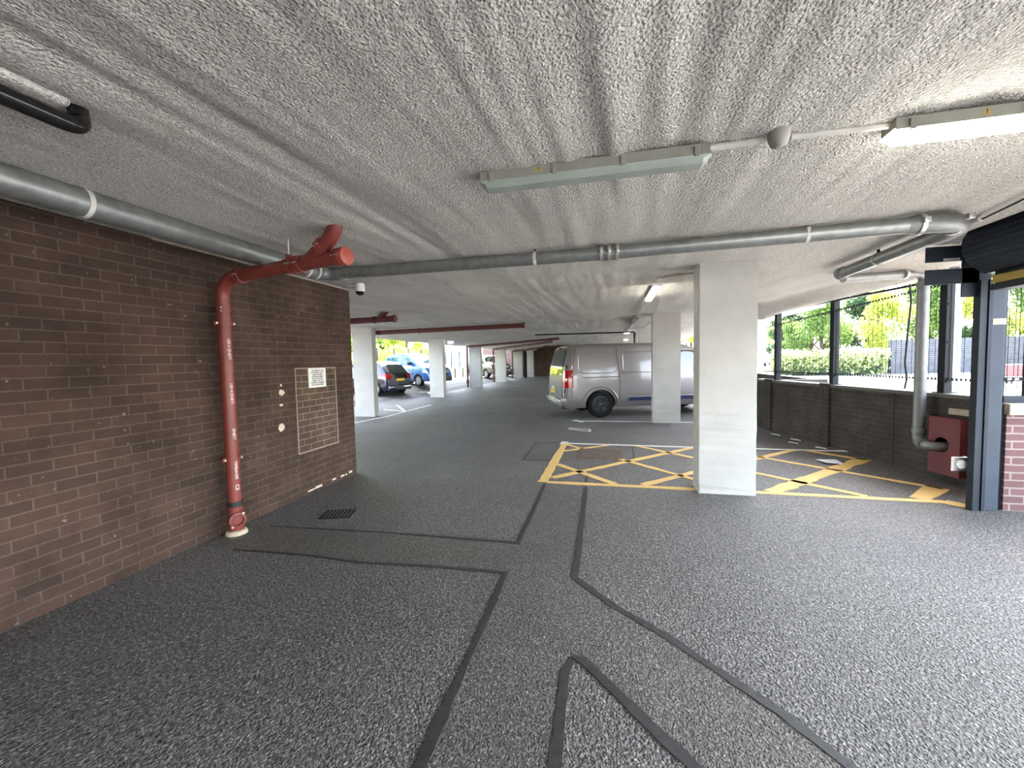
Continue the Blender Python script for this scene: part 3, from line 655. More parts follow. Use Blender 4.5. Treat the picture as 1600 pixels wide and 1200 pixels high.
def bulk(x, y, z, l):
    o = empty('bulkhead_light', (x, y, z), 0, l, 'light fitting')
    mb = MB(); mb.lathe([(.13,.06),(.13,.03),(.12,.0),(.09,-.04),(.0,-.05)], 18); mb.build('dome', emit('lit_bulkhead_dome', (1, .97, .9), 3), o, 40)
    mb = MB(); mb.lathe([(.145,.08),(.145,.03),(.13,.028)], 18); mb.build('base', 'wplastic', o, 40)
bulk(.62, 16.3, 2.50, 'small round lit bulkhead lamp above the van roof, nearer one')
bulk(.90, 25.2, 2.60, 'small round lit bulkhead lamp above the van roof, farther one')
bulk(-6.95, 17.6, 2.42, 'small round white lamp beside the column by the light blue car')
def conduit(pts, label, r=.012, mat='conduit'):
    mb = MB(); mb.tube(pts, r, 8); o = mb.build('cable_conduit', mat); return tag(o, label, 'conduit')
conduit([(.47,2.245,2.545),(.70,2.235,2.545)], 'painted conduit from the unlit strip light to the detector', .016)
conduit([(.82,2.235,2.545),(1.21,2.245,2.545)], 'painted conduit from the detector to the lit strip light', .016)
conduit([(.62,5.97,2.54),(.60,5.6,2.545),(1.0,5.45,2.545)], 'thin conduit at the near end of the glowing strip light', .014)
conduit([(.62,7.23,2.53),(.62,7.9,2.53),(.62,9.2,2.52),(.62,10.67,2.53)], 'conduit running away along the ceiling from the glowing strip light', .016)
conduit([(.62,11.93,2.53),(.62,14,2.53),(.62,16.2,2.55)], 'conduit running on towards the bulkhead lamp over the van', .016)
conduit([(2.50,.4,2.535),(2.55,2.2,2.535),(2.67,3.5,2.535),(2.76,3.98,2.535)], 'thin black cable along the ceiling by the shutter', .007, 'rubber')
conduit([(2.75,3.96,2.54),(2.78,4.1,2.54),(2.83,4.30,2.54)], 'flat painted conduit beside the drain elbow', .022)
sd = empty('smoke_detector', (.76, 2.20, 2.50), 0, 'round beige smoke detector on the ceiling between the two near strip lights', 'detector')
mb = MB(); mb.lathe([(.046,.06),(.046,.035),(.042,.02),(.038,.012)], 28); mb.build('base', 'detector', sd, 40)
mb = MB(); mb.lathe([(.039,.014),(.034,.0),(.027,-.008),(.025,-.006),(.021,-.012),(.019,-.010),(.013,-.015),(0,-.016)], 28); mb.build('head', 'detector', sd, 25)
cc = empty('dome_camera', (-3.10, 4.79, 2.47), 0, 'white dome camera on the ceiling by the wall end', 'camera')
mb = MB(); mb.lathe([(.052,.10),(.062,.06),(.062,.02),(.058,-.01)], 24); mb.build('housing', 'wplastic', cc, 40)
mb = MB(); mb.lathe([(.052,-.008),(.046,-.03),(.03,-.05),(0,-.058)], 24); mb.build('dome', 'black', cc, 60)
mb = MB(); mb.bbox((-.16,-.02,.06), (-.04,.02,.085), .006); mb.build('bracket', 'wplastic', cc)
# black pipe far away down by the third column
bk = empty('black_pipe', (.86, 15.45, 2.46), 0, 'thin black pipe crossing above the van and dropping by the third column', 'pipe')
mb = MB(); mb.tube([(-3.6,.1,.03),(-.05,0,0)]+bez((-.05,0,0),(0,0,0),(0,0,-.06), 4), .026, 10); mb.build('pipe_run', 'black', bk, 40)
mb = MB(); mb.cyl((0,0,-.05), (0,0,-2.44), .055, 12); mb.build('down_pipe', 'black', bk, 40)
sp_ = MB(); sp_.box((-7.38,36.0,0), (-7.15,36.15,2.36)); tag(sp_.build('steel_post', 'post'), 'dark steel post beside the column right of the silver spoked wheel', 'post')

# ------------------------------------------------------------------ gully grates, sheet
gr = empty('drain_grate', (-2.74, 3.68, 0), math.radians(18), 'small black slotted drain grate in the floor beside the red pipe', 'drain')
mb = MB(); mb.box((-.15,-.115,-.002), (.15,.115,.002)); mb.build('gully', 'hole', gr)
mb = MB()
for a, b_ in (((-.155,-.12),(.155,-.105)),((-.155,.105),(.155,.12)),((-.155,-.12),(-.14,.12)),((.14,-.12),(.155,.12))): mb.box((a[0],a[1],.001), (b_[0],b_[1],.007))
mb.build('frame', 'iron', gr)
mb = MB()
for k in range(7):
    x = -.115+k*.0385; mb.box((x-.009,-.108,.002), (x+.009,.108,.007))
mb.build('bar_grid', plain('worn_iron_bar', (.075, .072, .068), .6, .3, var=.2), gr)
mh = empty('manhole_cover', (-.18, 6.82, 0), 0, 'rusty rectangular manhole cover inside the yellow hatched box', 'cover')
mb = MB(); mb.bbox((-.36,-.36,.001), (.36,.36,.006), .002); mb.build('frame', 'rust', mh)
mb = MB()
for i in range(9):
    for j in range(7): mb.bbox((-.33+i*.0735,-.33+j*.095,.007), (-.275+i*.0735,-.255+j*.095,.011), .002, seg=1)
mb.box((-.34,-.34,.002), (.34,.34,.0085))
mb.build('lid', 'rust', mh)
ps = MB(); ps.add([(2.90,6.84,.012),(3.17,6.86,.014),(3.14,6.60,.010),(2.92,6.58,.030),(2.90,6.84,.008),(3.17,6.86,.010),(3.14,6.60,.006),(2.92,6.58,.026)], [(0,1,2,3),(7,6,5,4),(0,4,5,1),(1,5,6,2),(2,6,7,3),(3,7,4,0)])
tag(ps.build('paper_sheet', 'paper'), 'white sheet lying on the floor in the hatched box near the parapet', 'paper')
rub = MB()
for p in ((3.2,8.5),(3.05,8.2),(3.3,7.8),(3.05,9.0)): rub.tube([(p[0],p[1],.006),(p[0]+.10,p[1]-.14,.006)], .006, 5)
tag(rub.build('litter_scraps', 'paper'), 'pale scraps of litter along the foot of the right parapet', 'litter', kind='stuff')

# ------------------------------------------------------------------ right parapet, mesh fence
def orient(t0, off=0): # local x along the wall towards the entrance, y out of the room
    return Matrix(((PD.x, -PN.x, 0, par(t0, off).x), (PD.y, -PN.y, 0, par(t0, off).y), (0, 0, 1, 0), (0, 0, 0, 1)))
mb = MB(); mb.box((0,0,0), (4.95,.22,.985)); mb.box((-1.4*0,0,0), (.001,.22,.98))
for t in (2.1-.06, 3.72): pass
wr = struct(mb.build('wall_right', plain('tmp', (.1,.1,.1))))
wr.data.materials.clear(); wr.data.materials.append(brick('dusty_parapet_brick_x', (.050, .043, .038), (.062, .053, .047), (.080, .071, .063), 'XZ', .006, .5, stains=False))
wr.matrix_world = orient(-1.40)
mb = MB(); mb.box((0,-.015,.985), (4.95,.235,1.03)); mb.build('coping', plain('pale_worn_coping', (.10, .096, .09), .8, var=.15, scale=9), wr)
for t in (.58, 2.22): 
    mb = MB(); mb.box((t-.11,-.045,0), (t+.11,.0,1.05)); mb.build('pier', wr.data.materials[0], wr)
mb = MB(); mb.box((3.5,-.006,0), (3.515,.0,.98)); mb.build('movement_joint', 'seam', wr)
# stepped-out continuation behind the big column
mb = MB(); mb.box((3.05,10.15,0), (4.5,10.35,1.0)); mb.box((4.3,10.35,0), (4.52,39,1.0)); struct(mb.build('wall_right_far', 'brickpar'))
FT = [-.72, .84, 2.68]   # fence posts along the parapet
def post(p, z0, z1, rz, label, w=.045, d=.05):
    o = empty('fence_post', (p.x, p.y, 0), rz, label, 'fence post', 'mesh fence posts')
    mb = MB(); mb.bbox((-w,-d,z0), (w,d,z1), .006); mb.build('post', 'post', o)
    mb = MB(); mb.bbox((-w-.03,-d-.03,z0), (w+.03,d+.03,z0+.014), .003); mb.build('base_plate', 'post', o)
    mb = MB()
    for z in (z0+.14, z0+.62, z0+1.08): mb.cyl((-w-.01,-.02,z), (w+.01,-.02,z), .012, 8)
    mb.build('clamp_bolt', 'post', o)
    return o
rz = math.atan2(PD.y, PD.x)
for t, l in zip(FT, ('dark fence post on the parapet beside the white car outside', 'dark fence post in the middle of the right parapet opening', 'dark fence post just right of the grey down pipe')):
    p = par(t, -.1); post(p, 1.03, ceil_z(p.x, p.y)+.0 if 0 else 2.44-.03*(.84-t)*0, rz, l, .045 if t > 0 else .04)
def rail(parent, a, b, zz, h=.032):
    """slotted angle: two edge strips joined by bridges"""
    a, b = V(a), V(b); d = b-a; ln = d.length; t = d/ln; zz = V((0,0,1)); mb = MB()
    nrm = t.cross(V((0,0,1))).normalized()
    def bar(s0, s1, z0, z1):
        p = [a+t*s+V((0,0,z))+nrm*q for q in (-.003, .003) for s, z in ((s0,z0),(s1,z0),(s1,z1),(s0,z1))]
        mb.add(p, [(3,2,1,0),(4,5,6,7),(0,1,5,4),(1,2,6,5),(2,3,7,6),(3,0,4,7)])
    bar(0, ln, h/2-.008, h/2); bar(0, ln, -h/2, -h/2+.008)
    k = int(ln/.05)
    for i in range(k+1): bar(max(0, i*ln/k-.011), min(ln, i*ln/k+.011), -h/2+.004, h/2-.004)
    return mb.build('slotted_rail', 'post', parent)
def mesh_panel(name, a, b, z0a, z1a, z0b, z1b, label, group='welded mesh panels', hs=.0254, wr_=.0022):
    a, b = V(a), V(b); ln = (b-a).length; t = (b-a)/ln
    o = empty(name, tuple(a), math.atan2(t.y, t.x), label, 'fence panel', group)
    mb = MB(); k = int(ln/.0762)
    for i in range(k+1):
        x = i*ln/k; f = i/k; mb.tube([(x,0,z0a+(z0b-z0a)*f),(x,0,z1a+(z1b-z1a)*f)], .0036, 4, cap=False)
    w1 = mb.build('vertical_wires', 'wire', o)
    mb = MB(); k = int((max(z1a, z1b)-z0a)/hs)
    for i in range(k+1):
        z = z0a+i*hs; s0, s1 = 0, ln
        if z > min(z1a, z1b) and z1a != z1b:
            s = (z-z1a)/(z1b-z1a)*ln
            if z1b > z1a: s0 = s
            else: s1 = s
        mb.tube([(s0,-.004,z),(s1,-.004,z)], wr_*.6, 4, cap=False)
    mb.build('horizontal_wires', 'wire', o)
    return o
def pz(t): return (par(t, -.1))
lim = [-1.35, FT[0], FT[1], FT[2], 3.45]
pl = ['narrow welded mesh panel left of the post by the white car', 'welded mesh panel between the two visible parapet posts', 'wide welded mesh panel left of the down pipe', 'welded mesh panel between the down pipe and the shutter frame']
for i in range(4):
    ta, tb = lim[i]+.05, lim[i+1]-.05
    za, zb_ = [2.12+(t+1.35)*.062 for t in (ta, tb)]
    o = mesh_panel('mesh_panel', tuple(pz(ta)), tuple(pz(tb)), 1.16, za, 1.16, zb_, pl[i])
    ln = (pz(tb)-pz(ta)).length
    rail(o, (0,-.01,za-.01), (ln,-.01,zb_-.01), 1); rail(o, (0,-.01,1.2), (ln,-.01,1.2), 1)
mb = MB(); mb.box((-.02,-.03,0), (4.85,.03,.03)); o = struct(mb.build('trim_1', 'post')); o.matrix_world = Matrix.Translation((0,0,2.40)) @ orient(-1.38, -.1)
cb = MB(); cp_ = par(2.32, .03)
cb.tube([(cp_.x, cp_.y, 2.42),(cp_.x+.01, cp_.y-.02, 2.2),(cp_.x-.01, cp_.y, 1.7),(cp_.x-.02, cp_.y+.01, 1.4),(cp_.x, cp_.y, 1.2),(cp_.x-.01, cp_.y+.02, 1.06)], .012, 8)
tag(cb.build('hanging_cable', 'rubber'), 'black cable hanging down the mesh left of the grey down pipe', 'cable')
# distant fence seen between the columns, by the van windscreen
ff = empty('railing_fence', (4.41, 18, 0), 0, 'dark railings seen between the two big columns above the van bonnet', 'fence')
for i in range(14): 
    mb = MB(); mb.box((-.03, i*1.4-1.3, 1.0), (.03, i*1.4-1.24, 2.35)); mb.build('post', 'post', ff)
mb = MB(); mb.box((-.02,-1.6,2.02), (.02,18,2.06)); mb.box((-.02,-1.6,1.2), (.02,18,1.23)); mb.build('rail', 'post', ff)

# red boxing, board, sensor
bx = empty('red_boxing', tuple(par(2.905, 0)), rz, 'red painted box on the parapet foot where the down pipe ends', 'box')
def ringplate(mb, x0, x1, z0, z1, cx, cz, r, y, th, n=28):
    ang = [2*PI*i/n for i in range(n)]
    inn = [(cx+r*math.cos(a), cz+r*math.sin(a)) for a in ang]; out = []
    for a in ang:
        c, s = math.cos(a), math.sin(a)
        k = min(((x1-cx)/c if c > 1e-6 else 1e9), ((x0-cx)/c if c < -1e-6 else 1e9), ((z1-cz)/s if s > 1e-6 else 1e9), ((z0-cz)/s if s < -1e-6 else 1e9)); out.append((cx+k*c, cz+k*s))
    for q in ((x0,z0),(x1,z0),(x1,z1),(x0,z1)):
        i = min(range(n), key=lambda i: (out[i][0]-q[0])**2+(out[i][1]-q[1])**2); out[i] = q
    vs = [(x, y, z) for x, z in inn]+[(x, y, z) for x, z in out]+[(x, y+th, z) for x, z in inn]+[(x, y+th, z) for x, z in out]
    fs = []
    for i in range(n):
        j = (i+1) % n; fs += [(i, j, n+j, n+i), (2*n+i, 3*n+i, 3*n+j, 2*n+j), (i, 2*n+i, 2*n+j, j), (n+i, n+j, 3*n+j, 3*n+i)]
    mb.add(vs, fs)
mb = MB(); ringplate(mb, -.16, .21, .09, .745, -.0, .44, .088, -.13, .018); mb.build('front_board', 'redboard', bx)
mb = MB(); mb.box((.192,-.112,.09), (.21,-.01,.745)); mb.build('side_board', 'redboard', bx)
mb = MB(); mb.box((-.16,-.112,.09), (-.142,-.01,.745)); mb.build('side_board', 'redboard', bx)
mb = MB(); mb.box((-.16,-.13,.745), (.21,-.01,.76)); mb.build('top_board', 'redboard', bx)
bd = MB(); bd.bbox((-.13,-.05,.80), (.34,-.005,.87), .004); o = bd.build('timber_board', 'board'); o.matrix_world = orient(3.02); tag(o, 'bare timber board fixed to the parapet above the red box', 'board')
sn = empty('beam_sensor', (3.37, 4.985, .42), 0, 'silver bracket with a round photocell on the shutter guide', 'sensor')
mb = MB(); mb.bbox((-.075,-.004,-.07), (.07,.004,.07), .002); mb.box((.066,-.004,-.07), (.07,.06,.07)); mb.build('bracket', 'steel', sn)
mb = MB(); mb.lathe([(.045,0),(.045,.02),(.04,.026),(0,.03)], 24, Matrix.Rotation(PI/2, 4, 'X')); mb.build('reflector', 'wplastic', sn, 30)

# ------------------------------------------------------------------ roller shutter entrance
sh = empty('roller_shutter', (3.4, 4.9, 0), 0, 'dark roller shutter head with guide rail at the entrance on the right', 'shutter')
mb = MB(); S = 26   # slatted roll
prof = []
for k in range(S+1):
    a = 2*PI*k/S
    for q, rr in ((0,.225),(.06,.232),(.17,.232)): prof.append((a+q, rr))
ringp = [(-.06+rr*math.cos(a), 2.475+rr*math.sin(a)) for a, rr in prof[:-3]]
n = len(ringp); vs = [(x, y, z) for y in (-.22, -8.6) for x, z in ringp]
mb.add(vs, [(i, (i+1) % n, n+(i+1) % n, n+i) for i in range(n)]+[tuple(range(n)), tuple(range(2*n-1, n-1, -1))]); mb.build('slat_roll', 'anthracite', sh)
mb = MB(); mb.bbox((-.43,-.012,2.395), (-.10,.0,2.54), .003); mb.bbox((-.43,-.012,2.18), (.0,.0,2.325), .003); mb.bbox((-.14,-.012,2.05), (.09,.0,2.6), .003); mb.build('end_plate', 'anthracite', sh)
mb = MB(); mb.box((-.29,-.016,2.40), (-.16,-.011,2.425)); mb.box((-.24,-.016,2.325), (-.16,-.011,2.34)); mb.build('slot', 'lampgrey', sh)
mb = MB(); mb.box((-.05,-8.6,2.08), (.10,-.2,2.135)); mb.box((-.02,-8.6,2.135), (.06,-.2,2.25)); mb.build('lintel_rail', 'anthracite', sh)
mb = MB(); mb.bbox((-.075,-8.6,2.138), (-.045,-.25,2.205), .004); mb.build('safety_edge', 'stripe', sh); 
mb = MB()
for lo, hi in (((-.02,-.06,0),(.012,.0,2.2)), ((.018,-.05,0),(.040,-.0,2.2)), ((.048,-.06,0),(.075,.0,2.2)), ((-.02,.0,0),(.075,.02,2.2))): mb.box(lo, hi)
mb.build('guide_rail', 'anthracite', sh)
mb = MB(); mb.bbox((.08,-.03,0), (.20,.10,2.12), .006); pl_ = mb.build('side_pillar', 'bluegrey', sh)
mb = MB(); mb.box((.10,-.034,1.78), (.20,-.029,1.835)); mb.build('reflective_tab', plain('tan_tab', (.55, .43, .26), .5, var=.05), pl_)
mb = MB(); mb.box((3.45,-6.3,2.26), (3.9,4.9,3.0)); struct(mb.build('trim_2', 'column'))
mb = MB(); mb.box((2.98,-6.3,2.95), (4.0,5.3,3.02)); struct(mb.build('trim_3', 'roof'))
# brick wall and mesh panel outside the entrance
mb = MB(); mb.box((3.66,4.90,0), (7.2,5.12,.925)); ew = struct(mb.build('wall_entrance', 'brickred'))
mb = MB(); mb.bbox((3.66,4.87,.925), (7.2,5.15,1.03), .008); mb.build('coping', 'coping', ew)
mb = MB(); mb.box((3.605,4.93,0), (3.66,5.1,1.03)); mb.build('edge_channel', 'anthracite', ew)
eg = mesh_panel('mesh_panel', (3.64,5.0,0), (4.55,5.0,0), 1.1, 2.45, 1.1, 2.45, 'dense welded mesh panel above the red brick wall at the right edge', hs=.0135)
mb = MB(); mb.bbox((0,-.025,1.03), (.05,.025,2.5), .004); mb.bbox((.22,-.03,1.03), (.36,.03,2.5), .004); mb.bbox((0,-.025,1.03), (.91,.025,1.10), .004); mb.build('panel_frame', 'anthracite', eg)
rail(eg, (0,-.03,1.26), (.22,-.03,1.26), 1)
mb = MB(); mb.box((4.95,5.12,0),(5.15,5.6,.9)); 

# ------------------------------------------------------------------ vehicles
def interp(pts, x):
    if x <= pts[0][0]: return pts[0][1]
    for (a, va), (b, vb) in zip(pts, pts[1:]):
        if x <= b:
            t = (x-a)/(b-a); return va+(vb-va)*t
    return pts[-1][1]
def smooth_pts(pts, k=3):
    """Catmull-Rom densify a profile"""
    out = []
    P = [pts[0]]+list(pts)+[pts[-1]]
    for i in range(1, len(P)-2):
        p0, p1, p2, p3 = P[i-1], P[i], P[i+1], P[i+2]
        for j in range(k):
            t = j/k
            x = p1[0]+(p2[0]-p1[0])*t
            m1 = (p2[1]-p0[1])/max(1e-6, p2[0]-p0[0])*(p2[0]-p1[0]); m2 = (p3[1]-p1[1])/max(1e-6, p3[0]-p1[0])*(p2[0]-p1[0])
            h = (2*t**3-3*t*t+1)*p1[1]+(t**3-2*t*t+t)*m1+(-2*t**3+3*t*t)*p2[1]+(t**3-t*t)*m2
            out.append((x, h))
    out.append(pts[-1]); return out
class Body:
    def __init__(s, Ln, W, zb, top, width, rear, front, rr=.10, er=.5, ek=.12):
        s.L, s.W, s.zb = Ln, W, zb; s.top = smooth_pts(top, 4); s.wd = smooth_pts(width, 4); s.re = rear; s.fr = front; s.rr = rr; s.er = er; s.ek = ek
    def T(s, u): return interp(s.top, u*s.L)
    def S(s, u, z): return u*s.L+interp(s.re, z)*(1-u)**4-interp(s.fr, z)*u**4
    def hw(s, u, z):
        w = s.W*interp(s.wd, z); d = min(u, 1-u)*s.L
        if d < s.er: w *= 1-s.ek*(1-math.sqrt(max(0, 1-(1-d/s.er)**2)))
        t = s.T(u); r = s.rr
        if z > t-r: q = min(1, (z-(t-r))/r); w -= r*.9*(1-math.sqrt(max(0, 1-q*q)))
        if z < s.zb+.1: q = (s.zb+.1-z)/.1; w -= .03*q*q
        return w
    def u_of(s, x, z):
        u = x/s.L
        for _ in range(12): u = (x-interp(s.re, z)*(1-u)**4+interp(s.fr, z)*u**4)/s.L; u = max(0, min(1, u))
        return u
    def side(s, x, z, e=.004, sg=-1):
        u = s.u_of(x, z); z = min(z, s.T(u)-.005); return V((x, sg*(s.hw(u, z)+e), z))
    def topp(s, x, v, e=.004):
        u = s.u_of(x, s.T(max(0, min(1, x/s.L)))); t = s.T(u); return V((s.S(u, t), v*(s.hw(u, t)), t+.025*(1-v*v)+e))
    def mesh(s, nu=46, nt=16, nv=7):
        mb = MB(); rings = []
        us = [.5-.5*math.cos(PI*i/nu)*(1.0) for i in range(nu+1)]
        us = [.55*i/nu+.45*(.5-.5*math.cos(PI*i/nu)) for i in range(nu+1)]
        for u in us:
            t = s.T(u); ring_ = []
            zs = [s.zb+(t-s.zb)*(1-(1-k/nt)**1.5) for k in range(nt+1)]
            half = [(s.S(u, z), s.hw(u, z), z) for z in zs]
            hw = half[-1][1]
            tops = [(s.S(u, t), hw*(1-2*k/nv), t+.025*(1-(1-2*k/nv)**2)) for k in range(1, nv)]
            ring_ = half+tops+[(x, -y, z) for x, y, z in reversed(half)]
            rings.append(ring_)
        n = len(rings[0]); vs = [p for r in rings for p in r]; fs = []
        for i in range(len(rings)-1):
            for k in range(n): fs.append((i*n+k, i*n+(k+1) % n, (i+1)*n+(k+1) % n, (i+1)*n+k))
        for b0 in (0, (len(rings)-1)*n):
            for k in range(nt): fs.append((b0+k, b0+k+1, b0+n-2-k, b0+n-1-k))
            fs.append(tuple(b0+k for k in range(nt, n-nt)))
        mb.add(vs, fs); return mb
    def sidepatch(s, quad, e=.004, sg=-1, nx=8, nz=6):
        """bilinear patch from four (x, z) corners laid on the flank"""
        a, b, c, d = quad; vs = []
        for j in range(nz+1):
            for i in range(nx+1):
                p, q = i/nx, j/nz
                x = (a[0]*(1-p)+b[0]*p)*(1-q)+(d[0]*(1-p)+c[0]*p)*q; z = (a[1]*(1-p)+b[1]*p)*(1-q)+(d[1]*(1-p)+c[1]*p)*q
                vs.append(s.side(x, z, e, sg))
        mb = MB(); mb.add(vs, [(j*(nx+1)+i, j*(nx+1)+i+1, (j+1)*(nx+1)+i+1, (j+1)*(nx+1)+i) for j in range(nz) for i in range(nx)]); return mb
    def toppatch(s, x0, x1, v0, v1, e=.006, nx=10, ny=8, v0b=None, v1b=None):
        mb = MB(); vs = []
        for i in range(nx+1):
            f = i/nx; x = x0+(x1-x0)*f; a = v0+((v0b if v0b is not None else v0)-v0)*f; b = v1+((v1b if v1b is not None else v1)-v1)*f
            for j in range(ny+1): vs.append(s.topp(x, a+(b-a)*j/ny, e))
        mb.add(vs, [(i*(ny+1)+j, i*(ny+1)+j+1, (i+1)*(ny+1)+j+1, (i+1)*(ny+1)+j) for i in range(nx) for j in range(ny)]); return mb
    def rearpatch(s, quad, e=.006, nx=6, nz=6, front=False):
        a, b, c, d = quad; vs = []     # (y, z) corners
        for j in range(nz+1):
            for i in range(nx+1):
                p, q = i/nx, j/nz
                y = (a[0]*(1-p)+b[0]*p)*(1-q)+(d[0]*(1-p)+c[0]*p)*q; z = (a[1]*(1-p)+b[1]*p)*(1-q)+(d[1]*(1-p)+c[1]*p)*q
                vs.append(V((s.S(1, z)+e if front else s.S(0, z)-e, y, z)))
        mb = MB(); mb.add(vs, [(j*(nx+1)+i, j*(nx+1)+i+1, (j+1)*(nx+1)+i+1, (j+1)*(nx+1)+i) for j in range(nz) for i in range(nx)]); return mb
    def line(s, pts, r=.004, sg=-1, e=.001, n=5, closed=False):
        Q = []
        for (x0, z0), (x1, z1) in zip(pts, pts[1:]):
            k = max(2, int(math.hypot(x1-x0, z1-z0)/.08))
            for i in range(k): t = i/k; Q.append(s.side(x0+(x1-x0)*t, z0+(z1-z0)*t, e, sg))
        Q.append(s.side(*pts[-1], e, sg)); mb = MB(); mb.tube(Q, r, n); return mb
def rrect(x0, z0, x1, z1, r, n=5):
    pts = []
    for cx, cz, a in ((x1-r, z0+r, -PI/2), (x1-r, z1-r, 0), (x0+r, z1-r, PI/2), (x0+r, z0+r, PI)):
        pts += [(cx+r*math.cos(a+PI/2*i/n), cz+r*math.sin(a+PI/2*i/n)) for i in range(n+1)]
    return pts+[pts[0]]
def cut_arches(o, xs, r, W):
    cm = MB()
    for x in xs: cm.cyl((x, -W*1.3, r*.98), (x, -W+.28, r*.98), r*1.13, 32); cm.cyl((x, W-.28, r*.98), (x, W*1.3, r*.98), r*1.13, 32)
    c = cm.build('arch_cutter', 'seam'); md = o.modifiers.new('b', 'BOOLEAN'); md.operation = 'DIFFERENCE'; md.object = c; md.solver = 'EXACT'
    c.parent = o.parent; bpy.context.view_layer.update()
    me = bpy.data.meshes.new_from_object(o.evaluated_get(bpy.context.evaluated_depsgraph_get()))
    o.modifiers.clear(); old = o.data; o.data = me; bpy.data.meshes.remove(old); bpy.data.objects.remove(c)
    for p in me.polygons: p.use_smooth = True
    me.set_sharp_from_angle(angle=math.radians(32))
def wheel(parent, x, y, r, rim, spokes=5, w=.19, sg=-1, double=False):
    """axis along y; outer face towards sg*y"""
    Mx = Matrix.Translation((x, y, r)) @ Matrix.Rotation(PI/2*(-sg), 4, 'X') if False else Matrix.Translation((x, y, r)) @ (Matrix.Rotation(PI/2, 4, 'X') if sg < 0 else Matrix.Rotation(-PI/2, 4, 'X'))
    rr = r*.66
    mb = MB(); mb.lathe([(rr,-w/2),(r*.9,-w/2),(r*.985,-w/2+.02),(r,-w/2+.05),(r,w/2-.05),(r*.985,w/2-.02),(r*.9,w/2),(rr,w/2-.008),(rr*.97,w/2-.03),(rr*.97,-w/2)], 36, Mx); t = mb.build('wheel', 'tyre', parent, 40)
    mb = MB(); mb.lathe([(rr*.985,w/2-.03),(rr*1.0,w/2-.006),(rr*.94,w/2-.004),(rr*.9,w/2-.03)], 36, Mx)
    mb.lathe([(rr*.22,w/2-.06),(rr*.22,w/2-.012),(rr*.14,w/2-.004),(0,w/2-.004)], 20, Mx)
    for k in range(spokes):
        a = 2*PI*k/spokes+.3
        for off in ((-.10, .10) if double else (0,)):
            R_ = Mx @ Matrix.Rotation(a, 4, 'Z')
            w0, w1 = rr*(.07 if double else .15), rr*(.055 if double else .11)
            p = [(rr*.12, -w0, w/2-.02), (rr*.12, w0, w/2-.02), (rr*.95, w1+off*rr*2.2, w/2-.012), (rr*.95, -w1+off*rr*2.2, w/2-.012)]
            vs = [R_ @ V(q) for q in p]+[R_ @ V((q[0], q[1], q[2]-.03)) for q in p]
            mb.add(vs, [(0,1,2,3),(7,6,5,4),(0,4,5,1),(1,5,6,2),(2,6,7,3),(3,7,4,0)])
    mb.build('rim', rim, t, 30)
    mb = MB(); mb.lathe([(rr*.96,-w/2+.03),(rr*.96,-w/2+.05)], 30, Mx); mb.build('brake_void', 'hole', t)
    return t
def mirror(b, root, x, z, mat, sg=-1):
    p = b.side(x, z, 0, sg)
    mb = MB(); mb.bbox((p.x-.06, min(p.y+sg*.02, p.y+sg*.22), z-.02), (p.x+.07, max(p.y+sg*.02, p.y+sg*.22), z+.15), .03); mb.box((p.x-.03, min(p.y, p.y+sg*.06), z-.0), (p.x+.03, max(p.y, p.y+sg*.06), z+.04))
    return mb.build('door_mirror', mat, root, 40)

# --- silver van
van = empty('van', (-1.50, 11.58, 0), math.radians(20), 'silver panel van parked behind the columns, rear doors towards the lane', 'van')
B = Body(5.05, .965, .27, [(0,1.86),(.25,1.91),(1.2,1.935),(2.6,1.93),(3.3,1.90),(3.6,1.80),(4.1,1.45),(4.4,1.22),(4.75,1.08),(4.95,.96),(5.05,.86)],
         [(.25,.93),(.42,.985),(.6,1.0),(1.0,1.0),(1.2,.985),(1.5,.945),(1.9,.865)], [(0,.02),(.5,0),(1.0,.02),(1.3,.05),(1.9,.20)], [(0,.08),(.5,0),(.9,.06)], .09, .28, .10)
vb = B.mesh(56, 20, 8).build('body', 'vanpaint', van, 32)
RX, FX, WR = .99, 4.22, .345
cut_arches(vb, (RX, FX), WR, .965)
for x in (RX, FX):
    for sg in (-1, 1): wheel(van, x, sg*.855, WR, M['rimdark'], 5, .21, sg, True)
mb = B.rearpatch([(-.80,.95),(.80,.95),(.70,1.83),(-.70,1.83)], .010, 10, 8); mb.build('tailgate', 'vanshade', van, 40)
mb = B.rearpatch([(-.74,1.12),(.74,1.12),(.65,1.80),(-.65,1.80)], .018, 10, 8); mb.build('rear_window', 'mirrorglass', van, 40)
mb = B.rearpatch([(-.82,.50),(.82,.50),(.80,.96),(-.80,.96)], .010, 10, 6); mb.build('tailgate_lower', 'vanshade', van, 40)
mb = MB(); mb.bbox((-.075,-.90,.34), (.12,.90,.50), .035); mb.bbox((-.06,-.93,.40), (.42,-.86,.56), .03); mb.bbox((-.09,-.60,.36), (.05,.60,.44), .02); mb.build('rear_bumper', 'vanpaint', van, 40)
mb = MB(); mb.bbox((-.02,-.85,.245), (.2,.85,.345), .02); mb.build('bumper_underside', 'rubber', van, 40)
for sg in (-1, 1):
    mb = MB(); 
    P_ = []
    for j in range(9):
        z = .80+.46*j/8
        P_.append([B.side(.26, z, .008, sg), B.side(.14, z, .010, sg), B.side(.035+interp(B.re, z), z, .010, sg), V((B.S(0, z)-.012, sg*(.965*.9-.02), z)), V((B.S(0, z)-.014, sg*.79, z))])
    mb.add([p for r_ in P_ for p in r_], [(j*5+i, j*5+i+1, (j+1)*5+i+1, (j+1)*5+i) for j in range(8) for i in range(4)])
    tl = mb.build('tail_light', 'redlens', van, 40)
    mb = MB(); z = 1.0; mb.bbox((.06,sg*.915-.03,.97), (.20,sg*.915+.045,1.06), .015); mb.build('reverse_lens', 'lens', tl, 40)
